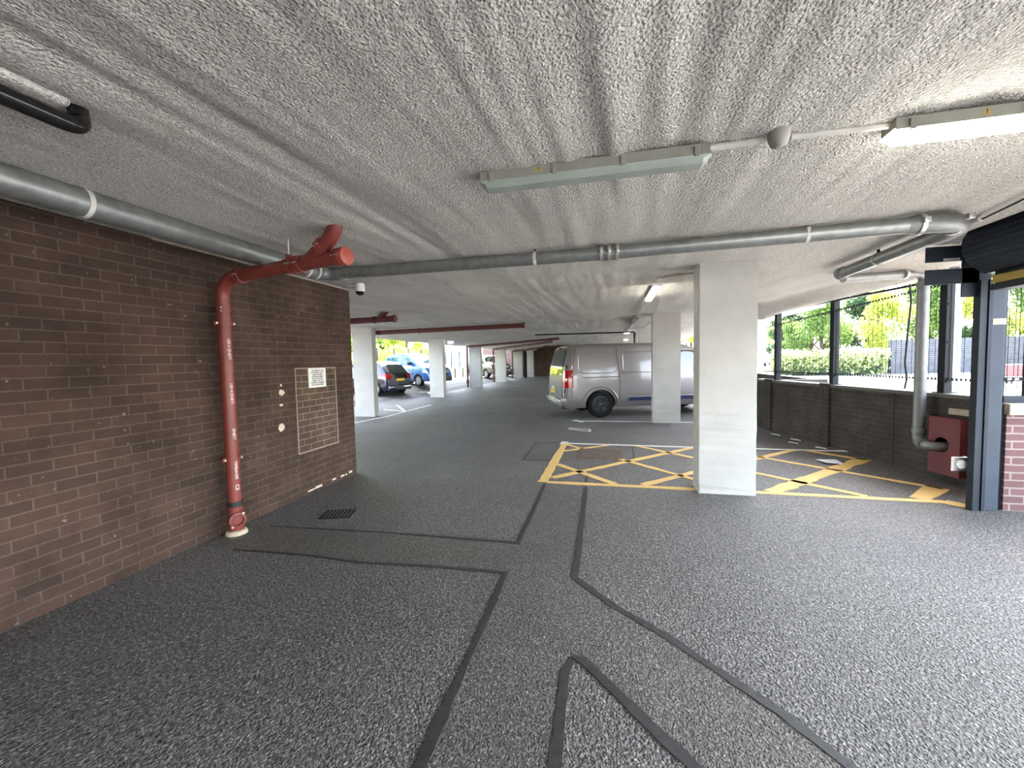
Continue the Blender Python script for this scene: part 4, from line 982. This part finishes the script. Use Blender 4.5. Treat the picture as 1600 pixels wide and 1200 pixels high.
mb = B.rearpatch([(-.02,.62),(.50,.62),(.50,.735),(-.02,.735)], .018, 3, 2); npl = mb.build('number_plate', 'plate', van); npl['label'] = 'yellow number plate'
mb = MB()
for k in range(7):
    y = .03+.058*k+(.03 if k > 3 else 0); mb.box((B.S(0,.68)-.0195, y, .655), (B.S(0,.68)-.0178, y+.022, .705))
mb.build('plate_characters', 'ink', npl)
mb = MB(); mb.bbox((-.03,.02,.76), (.02,.46,.79), .01); mb.build('handle_trim', 'chrome', van, 40)
mb = MB(); mb.bbox((.10,-.08,1.83), (.17,.08,1.87), .01); mb.build('brake_light', 'black', van)
mb = B.line(rrect(.40,1.17,1.43,1.69,.13), .009, -1, .0); mb.build('side_pressing', 'vanpaint', van, 60)
mb = B.line(rrect(1.60,1.17,2.88,1.70,.10), .009, -1, .0); mb.build('side_pressing', 'vanpaint', van, 60)
mb = B.line([(1.50,.42),(1.50,1.10),(1.48,1.3),(1.44,1.84)], .005); mb.build('door_seam', 'seam', van)
mb = B.line([(2.95,.42),(2.95,1.83)], .005); mb.build('door_seam', 'seam', van)
mb = B.line([(.22,.55),(.24,1.2),(.36,1.83)], .005); mb.build('door_seam', 'seam', van)
mb = B.line([(.52,1.06),(1.50,1.07)], .009); mb.build('slide_rail', 'seam', van)
mb = B.line([(.50,1.10),(.50,1.055)], .004); mb.build('door_seam', 'seam', van)
mb = B.line([(1.5,1.165),(2.95,1.165)], .004); mb.build('door_seam', 'seam', van)
mb = B.sidepatch([(1.70,.43),(3.75,.43),(3.66,.53),(1.78,.53)], .014); sm_ = mb.build('side_moulding', 'trimblue', van, 40)
mb = B.line([(1.74,.53),(3.66,.53)], .011, -1, .010); mb.build('moulding_trim', 'chrome', sm_, 60)
mb = B.sidepatch([(3.02,1.18),(4.18,1.20),(3.62,1.72),(3.06,1.74)], .006); mb.build('side_window', 'tint', van, 40)
mb = B.toppatch(3.52, 4.42, -.88, .88, .008); mb.build('windscreen', 'tint', van, 40)
mirror(B, van, 3.86, 1.16, 'black'); mirror(B, van, 3.86, 1.16, 'black', 1)
for xw in (RX, FX):   # flared arch lip
    for sg in (-1, 1):
        Q = [B.side(xw+.47*math.cos(a), max(.30, WR+.47*math.sin(a)), .004, sg) for a in [PI*i/20 for i in range(21)]]
        mb = MB(); mb.tube(Q, .028, 8); mb.build('arch_lip', 'vanpaint', van, 60)
        Q = [B.side(xw+.395*math.cos(a), max(.28, WR+.395*math.sin(a)), .0, sg) for a in [PI*i/20 for i in range(21)]]
        mb = MB(); mb.tube(Q, .012, 8); mb.build('arch_liner', 'rubber', van, 60)
for q in (-1, 1):
    mb = MB(); 
    for z in (1.35, .72): mb.bbox((.02+interp(B.re,z), q*.90-.02, z-.05), (.07+interp(B.re,z), q*.90+.02, z+.05), .01)
    mb.build('door_hinge', 'rubber', van)

def car(name, loc, rz, label, cat, paint, Ln, W, zb, top, width, rear, front, axles, wr, rim, spokes, windows, rearwin=None, screen=None, glass='tint', roofwin=None, seams=(), plate=True, moulding=None, tail=(.72, .98), head=True, handle=None, bump='same', mirrorx=None, er=.5, ek=.16):
    o = empty(name, loc, rz, label, cat)
    b = Body(Ln, W, zb, top, width, rear, front, .09, er, ek)
    body = b.mesh(44, 16, 7).build('body', paint, o, 32); cut_arches(body, axles, wr, W)
    for x in axles:
        for sg in (-1, 1): wheel(o, x, sg*(W-.10), wr, M[rim], spokes, .18, sg)
    for q in windows:
        for sg in (-1, 1): b.sidepatch(q, .006, sg).build('side_window', glass, o, 40)
    if screen: b.toppatch(screen[0], screen[1], -.86, .86, .008, v0b=-.9, v1b=.9).build('windscreen', glass, o, 40)
    if rearwin: b.rearpatch(rearwin, .010, 8, 6).build('rear_window', 'tint', o, 40)
    if roofwin: b.toppatch(roofwin[0], roofwin[1], -.84, .84, .008).build('rear_window', 'tint', o, 40)
    for pts in seams:
        for sg in (-1, 1): b.line(pts, .006, sg).build('door_seam', 'seam', o)
    if moulding:
        for sg in (-1, 1): b.sidepatch(moulding, .012, sg).build('side_moulding', 'trimblue' if paint != 'whitepaint' else 'seam', o)
    for sg in (-1, 1):
        z0, z1 = tail; mb = MB(); P_ = []
        for j in range(5):
            z = z0+(z1-z0)*j/4; x0 = interp(b.re, z)
            w0 = b.hw(0, z)
            P_.append([b.side(x0+.30, z, .006, sg), b.side(x0+.12, z, .010, sg), b.side(x0+.03, z, .012, sg), V((b.S(0, z)-.012, sg*(w0-.02), z)), V((b.S(0, z)-.014, sg*(w0-.24), z))])
        mb.add([p for r_ in P_ for p in r_], [(j*5+i, j*5+i+1, (j+1)*5+i+1, (j+1)*5+i) for j in range(4) for i in range(4)]); mb.build('tail_light', 'redlens', o, 40)
        if head:
            z = interp(b.top, Ln*.94)-.12
            b.sidepatch([(Ln-.50,z-.10),(Ln-.10,z-.12),(Ln-.12,z+.02),(Ln-.42,z+.05)], .010, sg, 6, 4).build('headlight', 'lens', o, 40)
            f = b.hw(1, z); b.rearpatch([(sg*(f-.02),z-.13),(sg*(f-.32),z-.13),(sg*(f-.30),z+.0),(sg*(f-.02),z+.0)], .010, 4, 3, True).build('headlight', 'lens', o)
    if plate:
        b.rearpatch([(-.26,zb+.38),(.26,zb+.38),(.26,zb+.49),(-.26,zb+.49)], .022, 2, 2).build('number_plate', 'plate', o)
        b.rearpatch([(-.26,zb+.14),(.26,zb+.14),(.26,zb+.25),(-.26,zb+.25)], .024, 2, 2, True).build('number_plate', 'platew', o)
    w = b.hw(0, zb+.2)
    mb = MB(); mb.bbox((-.05+b.S(0,zb+.2),-w,zb-.02), (.10+b.S(0,zb+.2),w,zb+.20), .04); mb.build('rear_bumper', 'rubber' if bump == 'dark' else paint, o, 40)
    f = b.hw(1, zb+.2)
    mb = MB(); mb.bbox((b.S(1,zb+.2)-.10,-f,zb-.02), (b.S(1,zb+.2)+.05,f,zb+.20), .04); mb.build('front_bumper', 'rubber' if bump == 'dark' else paint, o, 40)
    b.rearpatch([(-.42,zb+.26),(.42,zb+.26),(.46,zb+.36),(-.46,zb+.36)], .012, 2, 2, True).build('grille', 'seam', o)
    if mirrorx: 
        for sg in (-1, 1): mirror(b, o, mirrorx[0], mirrorx[1], paint if paint != 'bluepaint' else 'rubber', sg)
    if handle:
        for x, z in handle:
            for sg in (-1, 1):
                p = b.side(x, z, 0, sg); mb = MB(); mb.bbox((p.x-.09, p.y-.018, z-.012), (p.x+.09, p.y+.018, z+.012), .008); mb.build('door_handle', paint, o, 40)
    return o
GW_ = [(.2,.93),(.4,.99),(.65,1.0),(.85,.99),(.95,.95),(1.2,.86),(1.5,.74)]
# ground height outside on the left
def gl(x, y): return (.42*sstep(14.2, 19.5, y)-.24*sstep(25, 33, y))*sstep(-8.3, -9.3, x)
HT = [(0,.96),(.10,1.08),(.22,1.36),(.45,1.45),(1.2,1.49),(2.0,1.48),(2.45,1.38),(2.95,1.08),(3.10,1.0),(3.5,.93),(3.8,.82),(3.92,.66)]
hat = dict(Ln=3.92, W=.83, zb=.24, top=HT, width=GW_, rear=[(0,.06),(.4,0),(.7,0),(1.0,.08),(1.4,.40)], front=[(0,.08),(.45,0),(.8,.10)], axles=(.66, 3.14), wr=.30)
car('hatchback_car', (-8.95, 16.6, .15), math.radians(166), 'dark navy hatchback with its tail to the lane, partly behind the leftmost column', 'car', 'navypaint', rim='rimgrey', spokes=5,
    windows=[[(.75,.96),(1.55,.97),(1.50,1.36),(.95,1.36)], [(1.62,.97),(2.78,.99),(2.25,1.36),(1.6,1.37)]], rearwin=[(-.60,.95),(.60,.95),(.46,1.34),(-.46,1.34)], screen=(2.35,2.98), seams=[[(1.58,.4),(1.58,.95)],[(2.72,.4),(2.80,.95)]], tail=(.74,.94), handle=[(1.75,.84)], **hat)
MT = [(0,1.02),(.12,1.2),(.25,1.5),(.5,1.60),(1.3,1.66),(2.0,1.64),(2.45,1.50),(2.95,1.20),(3.15,1.08),(3.5,.98),(3.82,.85),(3.95,.66)]
GM = [(.2,.93),(.4,.99),(.65,1.0),(.9,.99),(1.05,.95),(1.35,.86),(1.7,.74)]
car('hatchback_car', (-11.75, 20.9, .36), math.radians(-24), 'light blue small car parked side-on beyond the leftmost columns', 'car', 'bluepaint', 3.95, .83, .26, MT, GM, [(0,.06),(.4,0),(.7,0),(1.1,.05),(1.6,.30)], [(0,.08),(.45,0),(.85,.10)], (.66,3.15), .30, 'rimgrey', 7,
    [[(.45,1.10),(.85,1.10),(.85,1.45),(.60,1.45)], [(.92,1.08),(1.62,1.07),(1.60,1.50),(.94,1.49)], [(1.72,1.07),(2.78,1.09),(2.35,1.42),(1.72,1.50)]], [(-.58,1.05),(.58,1.05),(.46,1.45),(-.46,1.45)], (2.35,3.02), 'clearglass',
    seams=[[(1.67,.4),(1.67,1.05)],[(2.82,.42),(2.82,1.06)]], moulding=[(.95,.60),(2.85,.60),(2.85,.67),(.95,.67)], tail=(.8,1.15), handle=[(1.85,.92)], bump='dark', mirrorx=(2.62,1.08))
ST = [(0,1.1),(.10,1.3),(.2,1.75),(.5,1.82),(1.8,1.84),(2.5,1.82),(2.75,1.72),(3.2,1.28),(3.4,1.2),(4.1,1.14),(4.4,1.0),(4.5,.7)]
GS = [(.35,.95),(.6,1.0),(1.0,1.0),(1.15,.98),(1.3,.93),(1.85,.82)]
car('off_road_car', (-11.3, 34.2, .18), math.radians(-45), 'grey boxy off-roader beyond the third left column', 'car', 'greypaint', 4.5, .90, .42, ST, GS, [(0,.02),(.6,0),(1.2,.03),(1.8,.12)], [(0,.05),(.6,0),(1.1,.05)], (.85,3.55), .38, 'rimgrey', 6,
    [[(.4,1.22),(1.3,1.22),(1.3,1.66),(.45,1.66)], [(1.4,1.22),(2.2,1.22),(2.2,1.66),(1.4,1.66)], [(2.3,1.22),(3.05,1.24),(2.72,1.64),(2.3,1.66)]], [(-.6,1.2),(.6,1.2),(.55,1.65),(-.55,1.65)], (2.75,3.2), 'tint', seams=[[(2.25,.55),(2.25,1.2)],[(3.1,.55),(3.1,1.2)]], bump='dark', mirrorx=(2.9,1.25))
car('hatchback_car', (-12.15, 37.75, .18), math.radians(-8), 'black car with a bright silver spoked wheel, between two far columns', 'car', 'blackpaint', rim='rimsilver', spokes=5,
    windows=[[(.75,.96),(1.55,.97),(1.50,1.36),(.95,1.36)], [(1.62,.97),(2.78,.99),(2.25,1.36),(1.6,1.37)]], rearwin=[(-.60,.95),(.60,.95),(.46,1.34),(-.46,1.34)], screen=(2.35,2.98), **dict(hat, wr=.36))
# ground height outside on the right
def gr_(x, y): return .55*sstep(4.5, 22, math.hypot(x-3, max(0, y-3)*.55))
def at_r(x, y): return (x, y, gr_(x, y))
car('hatchback_car', at_r(14.8, 39.5), math.radians(-118), 'white car on the road outside, facing, right of the mesh post', 'car', 'whitepaint', rim='rimgrey', spokes=5,
    windows=[[(.75,.96),(1.55,.97),(1.50,1.36),(.95,1.36)], [(1.62,.97),(2.78,.99),(2.25,1.36),(1.6,1.37)]], rearwin=[(-.60,.95),(.60,.95),(.46,1.34),(-.46,1.34)], screen=(2.35,2.98), **hat)
VT = [(0,1.9),(.2,1.98),(1.6,2.0),(2.6,1.98),(3.0,1.86),(3.6,1.3),(3.8,1.16),(4.2,1.02),(4.35,.7)]
car('van', at_r(14.6, 45.5), math.radians(-118), 'white van on the road outside, beside the big column edge', 'van', 'whitepaint', 4.35, .9, .28, VT, [(.25,.95),(.5,1.0),(1.1,1.0),(1.3,.96),(2.0,.84)], [(0,.02),(.6,0),(1.2,.02),(2.0,.12)], [(0,.06),(.5,0),(1.0,.08)], (.9,3.5), .32, 'rimgrey', 5,
    [[(2.5,1.15),(3.45,1.17),(3.0,1.66),(2.5,1.70)]], [(-.6,1.2),(.6,1.2),(.55,1.8),(-.55,1.8)], (2.95,3.65), 'tint', seams=[[(2.4,.4),(2.4,1.8)]], mirrorx=(3.3,1.15))

# ------------------------------------------------------------------ outside left: ground, low wall, fence, trees, house
def sheet(name, mat, x0, x1, y0, y1, f, nx=40, ny=60):
    mb = MB(); vs = []
    for j in range(ny+1):
        for i in range(nx+1):
            x = x0+(x1-x0)*i/nx; y = y0+(y1-y0)*j/ny; vs.append((x, y, f(x, y)))
    mb.add(vs, [(j*(nx+1)+i, j*(nx+1)+i+1, (j+1)*(nx+1)+i+1, (j+1)*(nx+1)+i) for j in range(ny) for i in range(nx)])
    return struct(mb.build(name, mat, smooth=60))
sheet('ground_left', 'yard', -60, -8.25, -20, 75, lambda x, y: gl(x, y)-.001)
sheet('ground_left_near', 'asphalt', -8.8, -7.55, 12.5, 39, lambda x, y: gl(x, y)+.0012*(1 if y < 13.3 else 1), 8, 60)
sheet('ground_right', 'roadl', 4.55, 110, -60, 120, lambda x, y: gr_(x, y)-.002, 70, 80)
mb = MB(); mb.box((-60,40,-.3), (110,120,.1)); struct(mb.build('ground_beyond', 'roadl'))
lw = empty('low_wall', (-12.9, 15, .3), 0, 'low mossy boundary wall with dark posts across the sunlit yard on the left', 'wall')
mb = MB(); mb.bbox((0,-6,-.2), (.25,25,.72), .02); mb.build('wall_body', 'wallgreen', lw)
for i in range(16):
    mb = MB(); mb.bbox((-.06,-5+i*1.9,.0), (-.0,-4.9+i*1.9,2.15), .006); mb.bbox((.25,-5+i*1.9,-.2), (.30,-4.9+i*1.9,.74), .006); mb.build('fence_post', 'post', lw)
mb = MB(); mb.box((-.05,-6,1.95), (-.02,25,1.99)); mb.box((-.05,-6,1.0), (-.02,25,1.03)); mb.build('rail', 'post', lw)

def leaves(n, size, shape, seed):
    rnd = random.Random(seed); mb = MB(); vs = []; fs = []
    for _ in range(n):
        c = shape(rnd); s = size*rnd.uniform(.6, 1.3)
        d = V((rnd.gauss(0,1), rnd.gauss(0,1), rnd.gauss(0,1)+.3)).normalized(); a = d.orthogonal().normalized()
        a = (Matrix.Rotation(rnd.uniform(0, 2*PI), 3, d) @ a); b_ = d.cross(a)
        k = len(vs); vs += [c-a*s, c-b_*s*.5, c+a*s*.9+d*s*.15, c+b_*s*.5]; fs.append((k, k+1, k+2, k+3))
    mb.v = vs; mb.f = fs; return mb
def raw_build(mb, name, mat, parent):
    me = bpy.data.meshes.new(name); me.from_pydata([tuple(p) for p in mb.v], [], mb.f); me.materials.append(M[mat]); o = bpy.data.objects.new(name, me); COL.objects.link(o); o.parent = parent; return o
def crown(h0, h1, r, blobs, seed):
    rnd = random.Random(seed)
    B_ = []
    for _ in range(blobs):
        z = rnd.uniform(h0, h1); f = math.sin(PI*min(.98, max(.12, (z-h0)/(h1-h0)*.8+.15))); a = rnd.uniform(0, 2*PI); q = rnd.uniform(.1, .8)*r*f
        B_.append((V((q*math.cos(a), q*math.sin(a), z)), r*rnd.uniform(.25, .45)))
    def shape(rd):
        c, rr = rd.choice(B_); d = V((rd.gauss(0,1), rd.gauss(0,1), rd.gauss(0,.8))).normalized(); return c+d*rr*rd.uniform(.5, 1.05)
    return shape, B_
PROTO = {}
def tree_proto(kind, mat, h, r, n, size, seed, h0=.25):
    o = empty('tree', (0,0,0)); sh_, B_ = crown(h*h0, h*.93, r, 16, seed)
    mb = MB(); mb.tube([(0,0,-.3),(.05,0,h*.2),(0,.08,h*.45),(.05,.02,h*.8)], [r*.085, r*.07, r*.05, r*.015], 10)
    for c, q in B_[:9]: mb.tube([(0,.03,max(.5, c.z*.55)), c*.6+V((0,0,c.z*.28)), c], [r*.03, r*.02, r*.008], 6)
    mb.build('trunk', 'bark', o, 50); raw_build(leaves(n, size, sh_, seed), 'foliage', mat, o); PROTO[kind] = [o, False]
def tree(kind, loc, rz, s, label, group='trees outside'):
    p = PROTO[kind]
    if not p[1]: o = p[0]; p[1] = True
    else: o = copy_tree(p[0])
    o.location = loc; o.rotation_euler = (0, 0, rz); o.scale = (s, s, s); tag(o, label, 'tree', group); return o
tree_proto('lime', 'leafy', 7.5, 3.0, 7000, .17, 1, .12); tree_proto('green', 'leafg', 9, 3.4, 9000, .17, 2, .1); tree_proto('dark', 'leafd', 10, 2.6, 8000, .17, 3, .08); tree_proto('copper', 'leafr', 6, 2.4, 4000, .18, 4, .2)
for k, loc, rz_, s, l in (('lime', (-16.2,20.3,.4), 0, .95, 'yellow-green tree beyond the low wall, behind the light blue car tail'), ('green', (-18.5,23.0,.4), 2, .85, 'green tree beyond the low wall, behind the light blue car roof'),
                       ('green', (-19,32,.4), 1, .8, 'green tree behind the yellow-green trees, left of the column by the light blue car'), ('lime', (-16.6,34.5,.4), 4, .42, 'round yellow-green bush over the low wall between the second and third left columns'),
                       ('lime', (-14.8,17.2,.4), 3, .62, 'yellow-green tree behind the leftmost column'), ('lime', (-15.4,25.3,.4), 1.2, .82, 'smaller yellow-green tree close behind the low wall, right above the light blue car'), ('green', (-18.5,28.6,.4), 2.7, .8, 'tall green tree further back above the light blue car'), ('lime', (-15.6,30.2,.4), .4, .80, 'yellow-green tree just left of the column by the light blue car'), ('lime', (-17.5,37.5,.4), 5.2, .40, 'yellow-green bush beside the third left column')): tree(k, loc, rz_, s, l)
for k, x, y, rz_, s, l in (('green', 12.7,29.5, 0, .55, 'green tree behind the wide mesh panel, left part'), ('lime', 15.2,28.6, 1, .62, 'yellow-green tree behind the wide mesh panel, middle'), ('dark', 16.4,32, 2, .62, 'dark green tree at the right part of the wide mesh panel'),
                       ('green', 13.6,33, 3, .66, 'tall green tree behind the nearer trees of the wide mesh panel'), ('dark', 11.9,33.2, .5, .5, 'dark conifer-like tree left of the middle parapet post'), ('green', 11.4,30.5, 2.2, .36, 'small green tree just left of the middle parapet post'),
                       ('lime', 17.4,52, 1.4, .55, 'yellow-green tree above the white car outside'), ('copper', 15.6,54, 0, .70, 'copper-red tree by the big column edge'), ('green', 18.2,30, .9, .60, 'green tree seen right of the grey down pipe'),
                       ('lime', 19.0,27.2, 2.9, .62, 'yellow-green tree beside the pale post outside'), ('dark', 20.9,29.5, 1.9, .60, 'dark green tree left of the shutter guide'), ('green', 22.4,28, 4, .62, 'green tree seen over the red brick wall at the right edge'), ('lime', 21.4,26.4, 5, .45, 'yellow-green tree at the far right behind the dense mesh'),
                       ('green', 5.6,45, 1, .62, 'green tree seen between the two big columns'), ('lime', 8.2,46, 3, .5, 'yellow-green tree seen behind the railings over the van bonnet')):
    tree(k, at_r(x, y), rz_, s, l)
# hedge along the road
hg = empty('hedge', at_r(10.4, 27.0), math.radians(-12), 'pale clipped hedge along the far side of the road', 'hedge')
def hs_(rd): 
    f = rd.random(); return V((rd.uniform(-1.2, 3.9), rd.gauss(0, .4), .1+1.15*math.sqrt(f)*rd.uniform(.75, 1)+.25*math.sin(rd.random()*9)))
raw_build(leaves(9000, .12, hs_, 11), 'foliage', 'hedge', hg)
mb = MB(); mb.bbox((-1.1,-.4,0), (3.8,.4,.9), .2); mb.build('hedge_core', 'leafd', hg)
# retaining wall, post, boards, road furniture
rw = MB(); rw.box((0,0,0), (12,.4,1.75)); o = rw.build('retaining_wall', 'stonew'); o.location = at_r(14.2, 25.6); o.rotation_euler = (0, 0, math.radians(-10)); tag(o, 'grey stone retaining wall across the road on the right', 'wall')
lp = empty('sign_post', at_r(7.95, 12.0), 0, 'pale grey post with a flared base, seen right of the grey down pipe', 'post')
mb = MB(); mb.cyl((0,0,.5), (0,0,5.2), .075, 16); mb.build('shaft', 'lampgrey', lp, 40)
mb = MB(); mb.lathe([(.30,.0),(.30,.05),(.17,.62),(.09,.95),(.076,1.0)], 16); mb.build('flared_base', 'lampgrey', lp, 40)
sb_ = empty('shelter_frame', at_r(17.9, 47.5), math.radians(-20), 'orange and red framed shelter boards beyond the white car', 'shelter')
for x in (-.75, .75):
    mb = MB(); mb.bbox((x-.05,-.05,0), (x+.05,.05,3.4), .01); mb.build('upright', 'orange', sb_)
mb = MB(); mb.bbox((-.75,-.06,1.55), (.75,.06,1.9), .01); mb.bbox((-.75,-.06,3.25), (.75,.06,3.4), .01); mb.build('cross_panel', 'orange', sb_)
mb = MB(); mb.bbox((-.68,-.03,2.15), (.68,.03,2.75), .01); mb.build('board', 'bluepan', sb_)
mb = MB(); mb.bbox((-.70,-.03,1.1), (.70,.03,1.5), .01); mb.build('board', 'redpan', sb_)
rb_ = empty('shop_front', at_r(16.5, 58), math.radians(-10), 'low red-fronted building far off behind the white van', 'building')
mb = MB(); mb.box((-4,0,0), (6,4,1.7)); mb.build('wall', 'render', rb_)
mb = MB(); mb.box((-4.1,-.2,1.6), (6.1,4.1,2.1)); mb.build('fascia', 'redpan', rb_)
for k in range(4):
    mb = MB(); mb.box((-3.4+k*2.4,-.03,.5), (-1.9+k*2.4,.0,1.4)); mb.build('window', 'tint', rb_)
rc = MB(); rc.bbox((-1.0,-.15,.15), (1.0,.15,.62), .05); o = rc.build('barrier_block', plain('faded_red_plastic', (.22, .07, .07), .6)); o.location = at_r(15.2, 20.0); tag(o, 'red barrier block at the roadside seen through the dense mesh', 'barrier')
# flats beyond the yard
fl = empty('apartment_block', (-21.5, 50, .1), 0, 'pale block of flats with blue cladding beyond the low wall', 'building')
mb = MB(); mb.box((-5,0,0), (5,8,9)); mb.build('wall', 'render', fl)
for k in range(3):
    mb = MB(); mb.box((-4.2+k*3,-.12,1.0), (-2.9+k*3,.0,8.6)); mb.build('cladding_strip', 'rendblue', fl)
for i in range(4):
    for j in range(3):
        mb = MB(); mb.bbox((-2.6+i*2.0-1.2,-.10,1.2+j*2.6), (-1.7+i*2.0-1.2,.05,2.6+j*2.6), .02); w_ = mb.build('window', 'tint', fl)

# ------------------------------------------------------------------ light
w = bpy.data.worlds.new('World'); sc.world = w; w.use_nodes = True; nt = w.node_tree
bg = nt.nodes['Background']; sk = nt.nodes.new('ShaderNodeTexSky'); sk.sky_type = 'NISHITA'; sk.sun_disc = False; sk.sun_elevation = math.radians(52); sk.sun_rotation = math.radians(25); sk.dust_density = 2.5; sk.air_density = 1.0
hsv = nt.nodes.new('ShaderNodeHueSaturation'); hsv.inputs['Saturation'].default_value = .55
nt.links.new(sk.outputs[0], hsv.inputs['Color']); nt.links.new(hsv.outputs[0], bg.inputs['Color']); bg.inputs['Strength'].default_value = .45
sun = bpy.data.lights.new('sun', 'SUN'); sun.energy = 9.0; sun.angle = math.radians(1.0); sun.color = (1, .95, .86)
so = bpy.data.objects.new('sun', sun); COL.objects.link(so)
so.rotation_euler = V((.28, .52, .80)).to_track_quat('Z', 'Y').to_euler()

# ------------------------------------------------------------------ camera
def cam():
    p, yw, r = math.radians(3.2), math.radians(13.307), math.radians(-1.247)
    f = V((-math.sin(yw)*math.cos(p), math.cos(yw)*math.cos(p), -math.sin(p))); rt = V((math.cos(yw), math.sin(yw), 0)); up = rt.cross(f)
    r1 = rt*math.cos(r)+up*math.sin(r); u1 = up*math.cos(r)-rt*math.sin(r)
    c = bpy.data.cameras.new('camera'); c.sensor_width = 36; c.lens = 650.88/1600*36; c.clip_start = .05; c.clip_end = 500
    o = bpy.data.objects.new('camera', c); COL.objects.link(o)
    o.matrix_world = Matrix(((r1.x, u1.x, -f.x, 0), (r1.y, u1.y, -f.y, 0), (r1.z, u1.z, -f.z, 1.54), (0, 0, 0, 1)))
    sc.camera = o
cam()
vs_ = sc.view_settings; vs_.view_transform = 'Standard'; vs_.look = 'None'; vs_.gamma = 1; vs_.use_curve_mapping = False; vs_.exposure = 3.1
sc.cycles.max_bounces = 10; sc.cycles.diffuse_bounces = 6; sc.cycles.glossy_bounces = 4; sc.cycles.transparent_max_bounces = 12; sc.cycles.use_denoising = True
sc.cycles.sample_clamp_indirect = 8
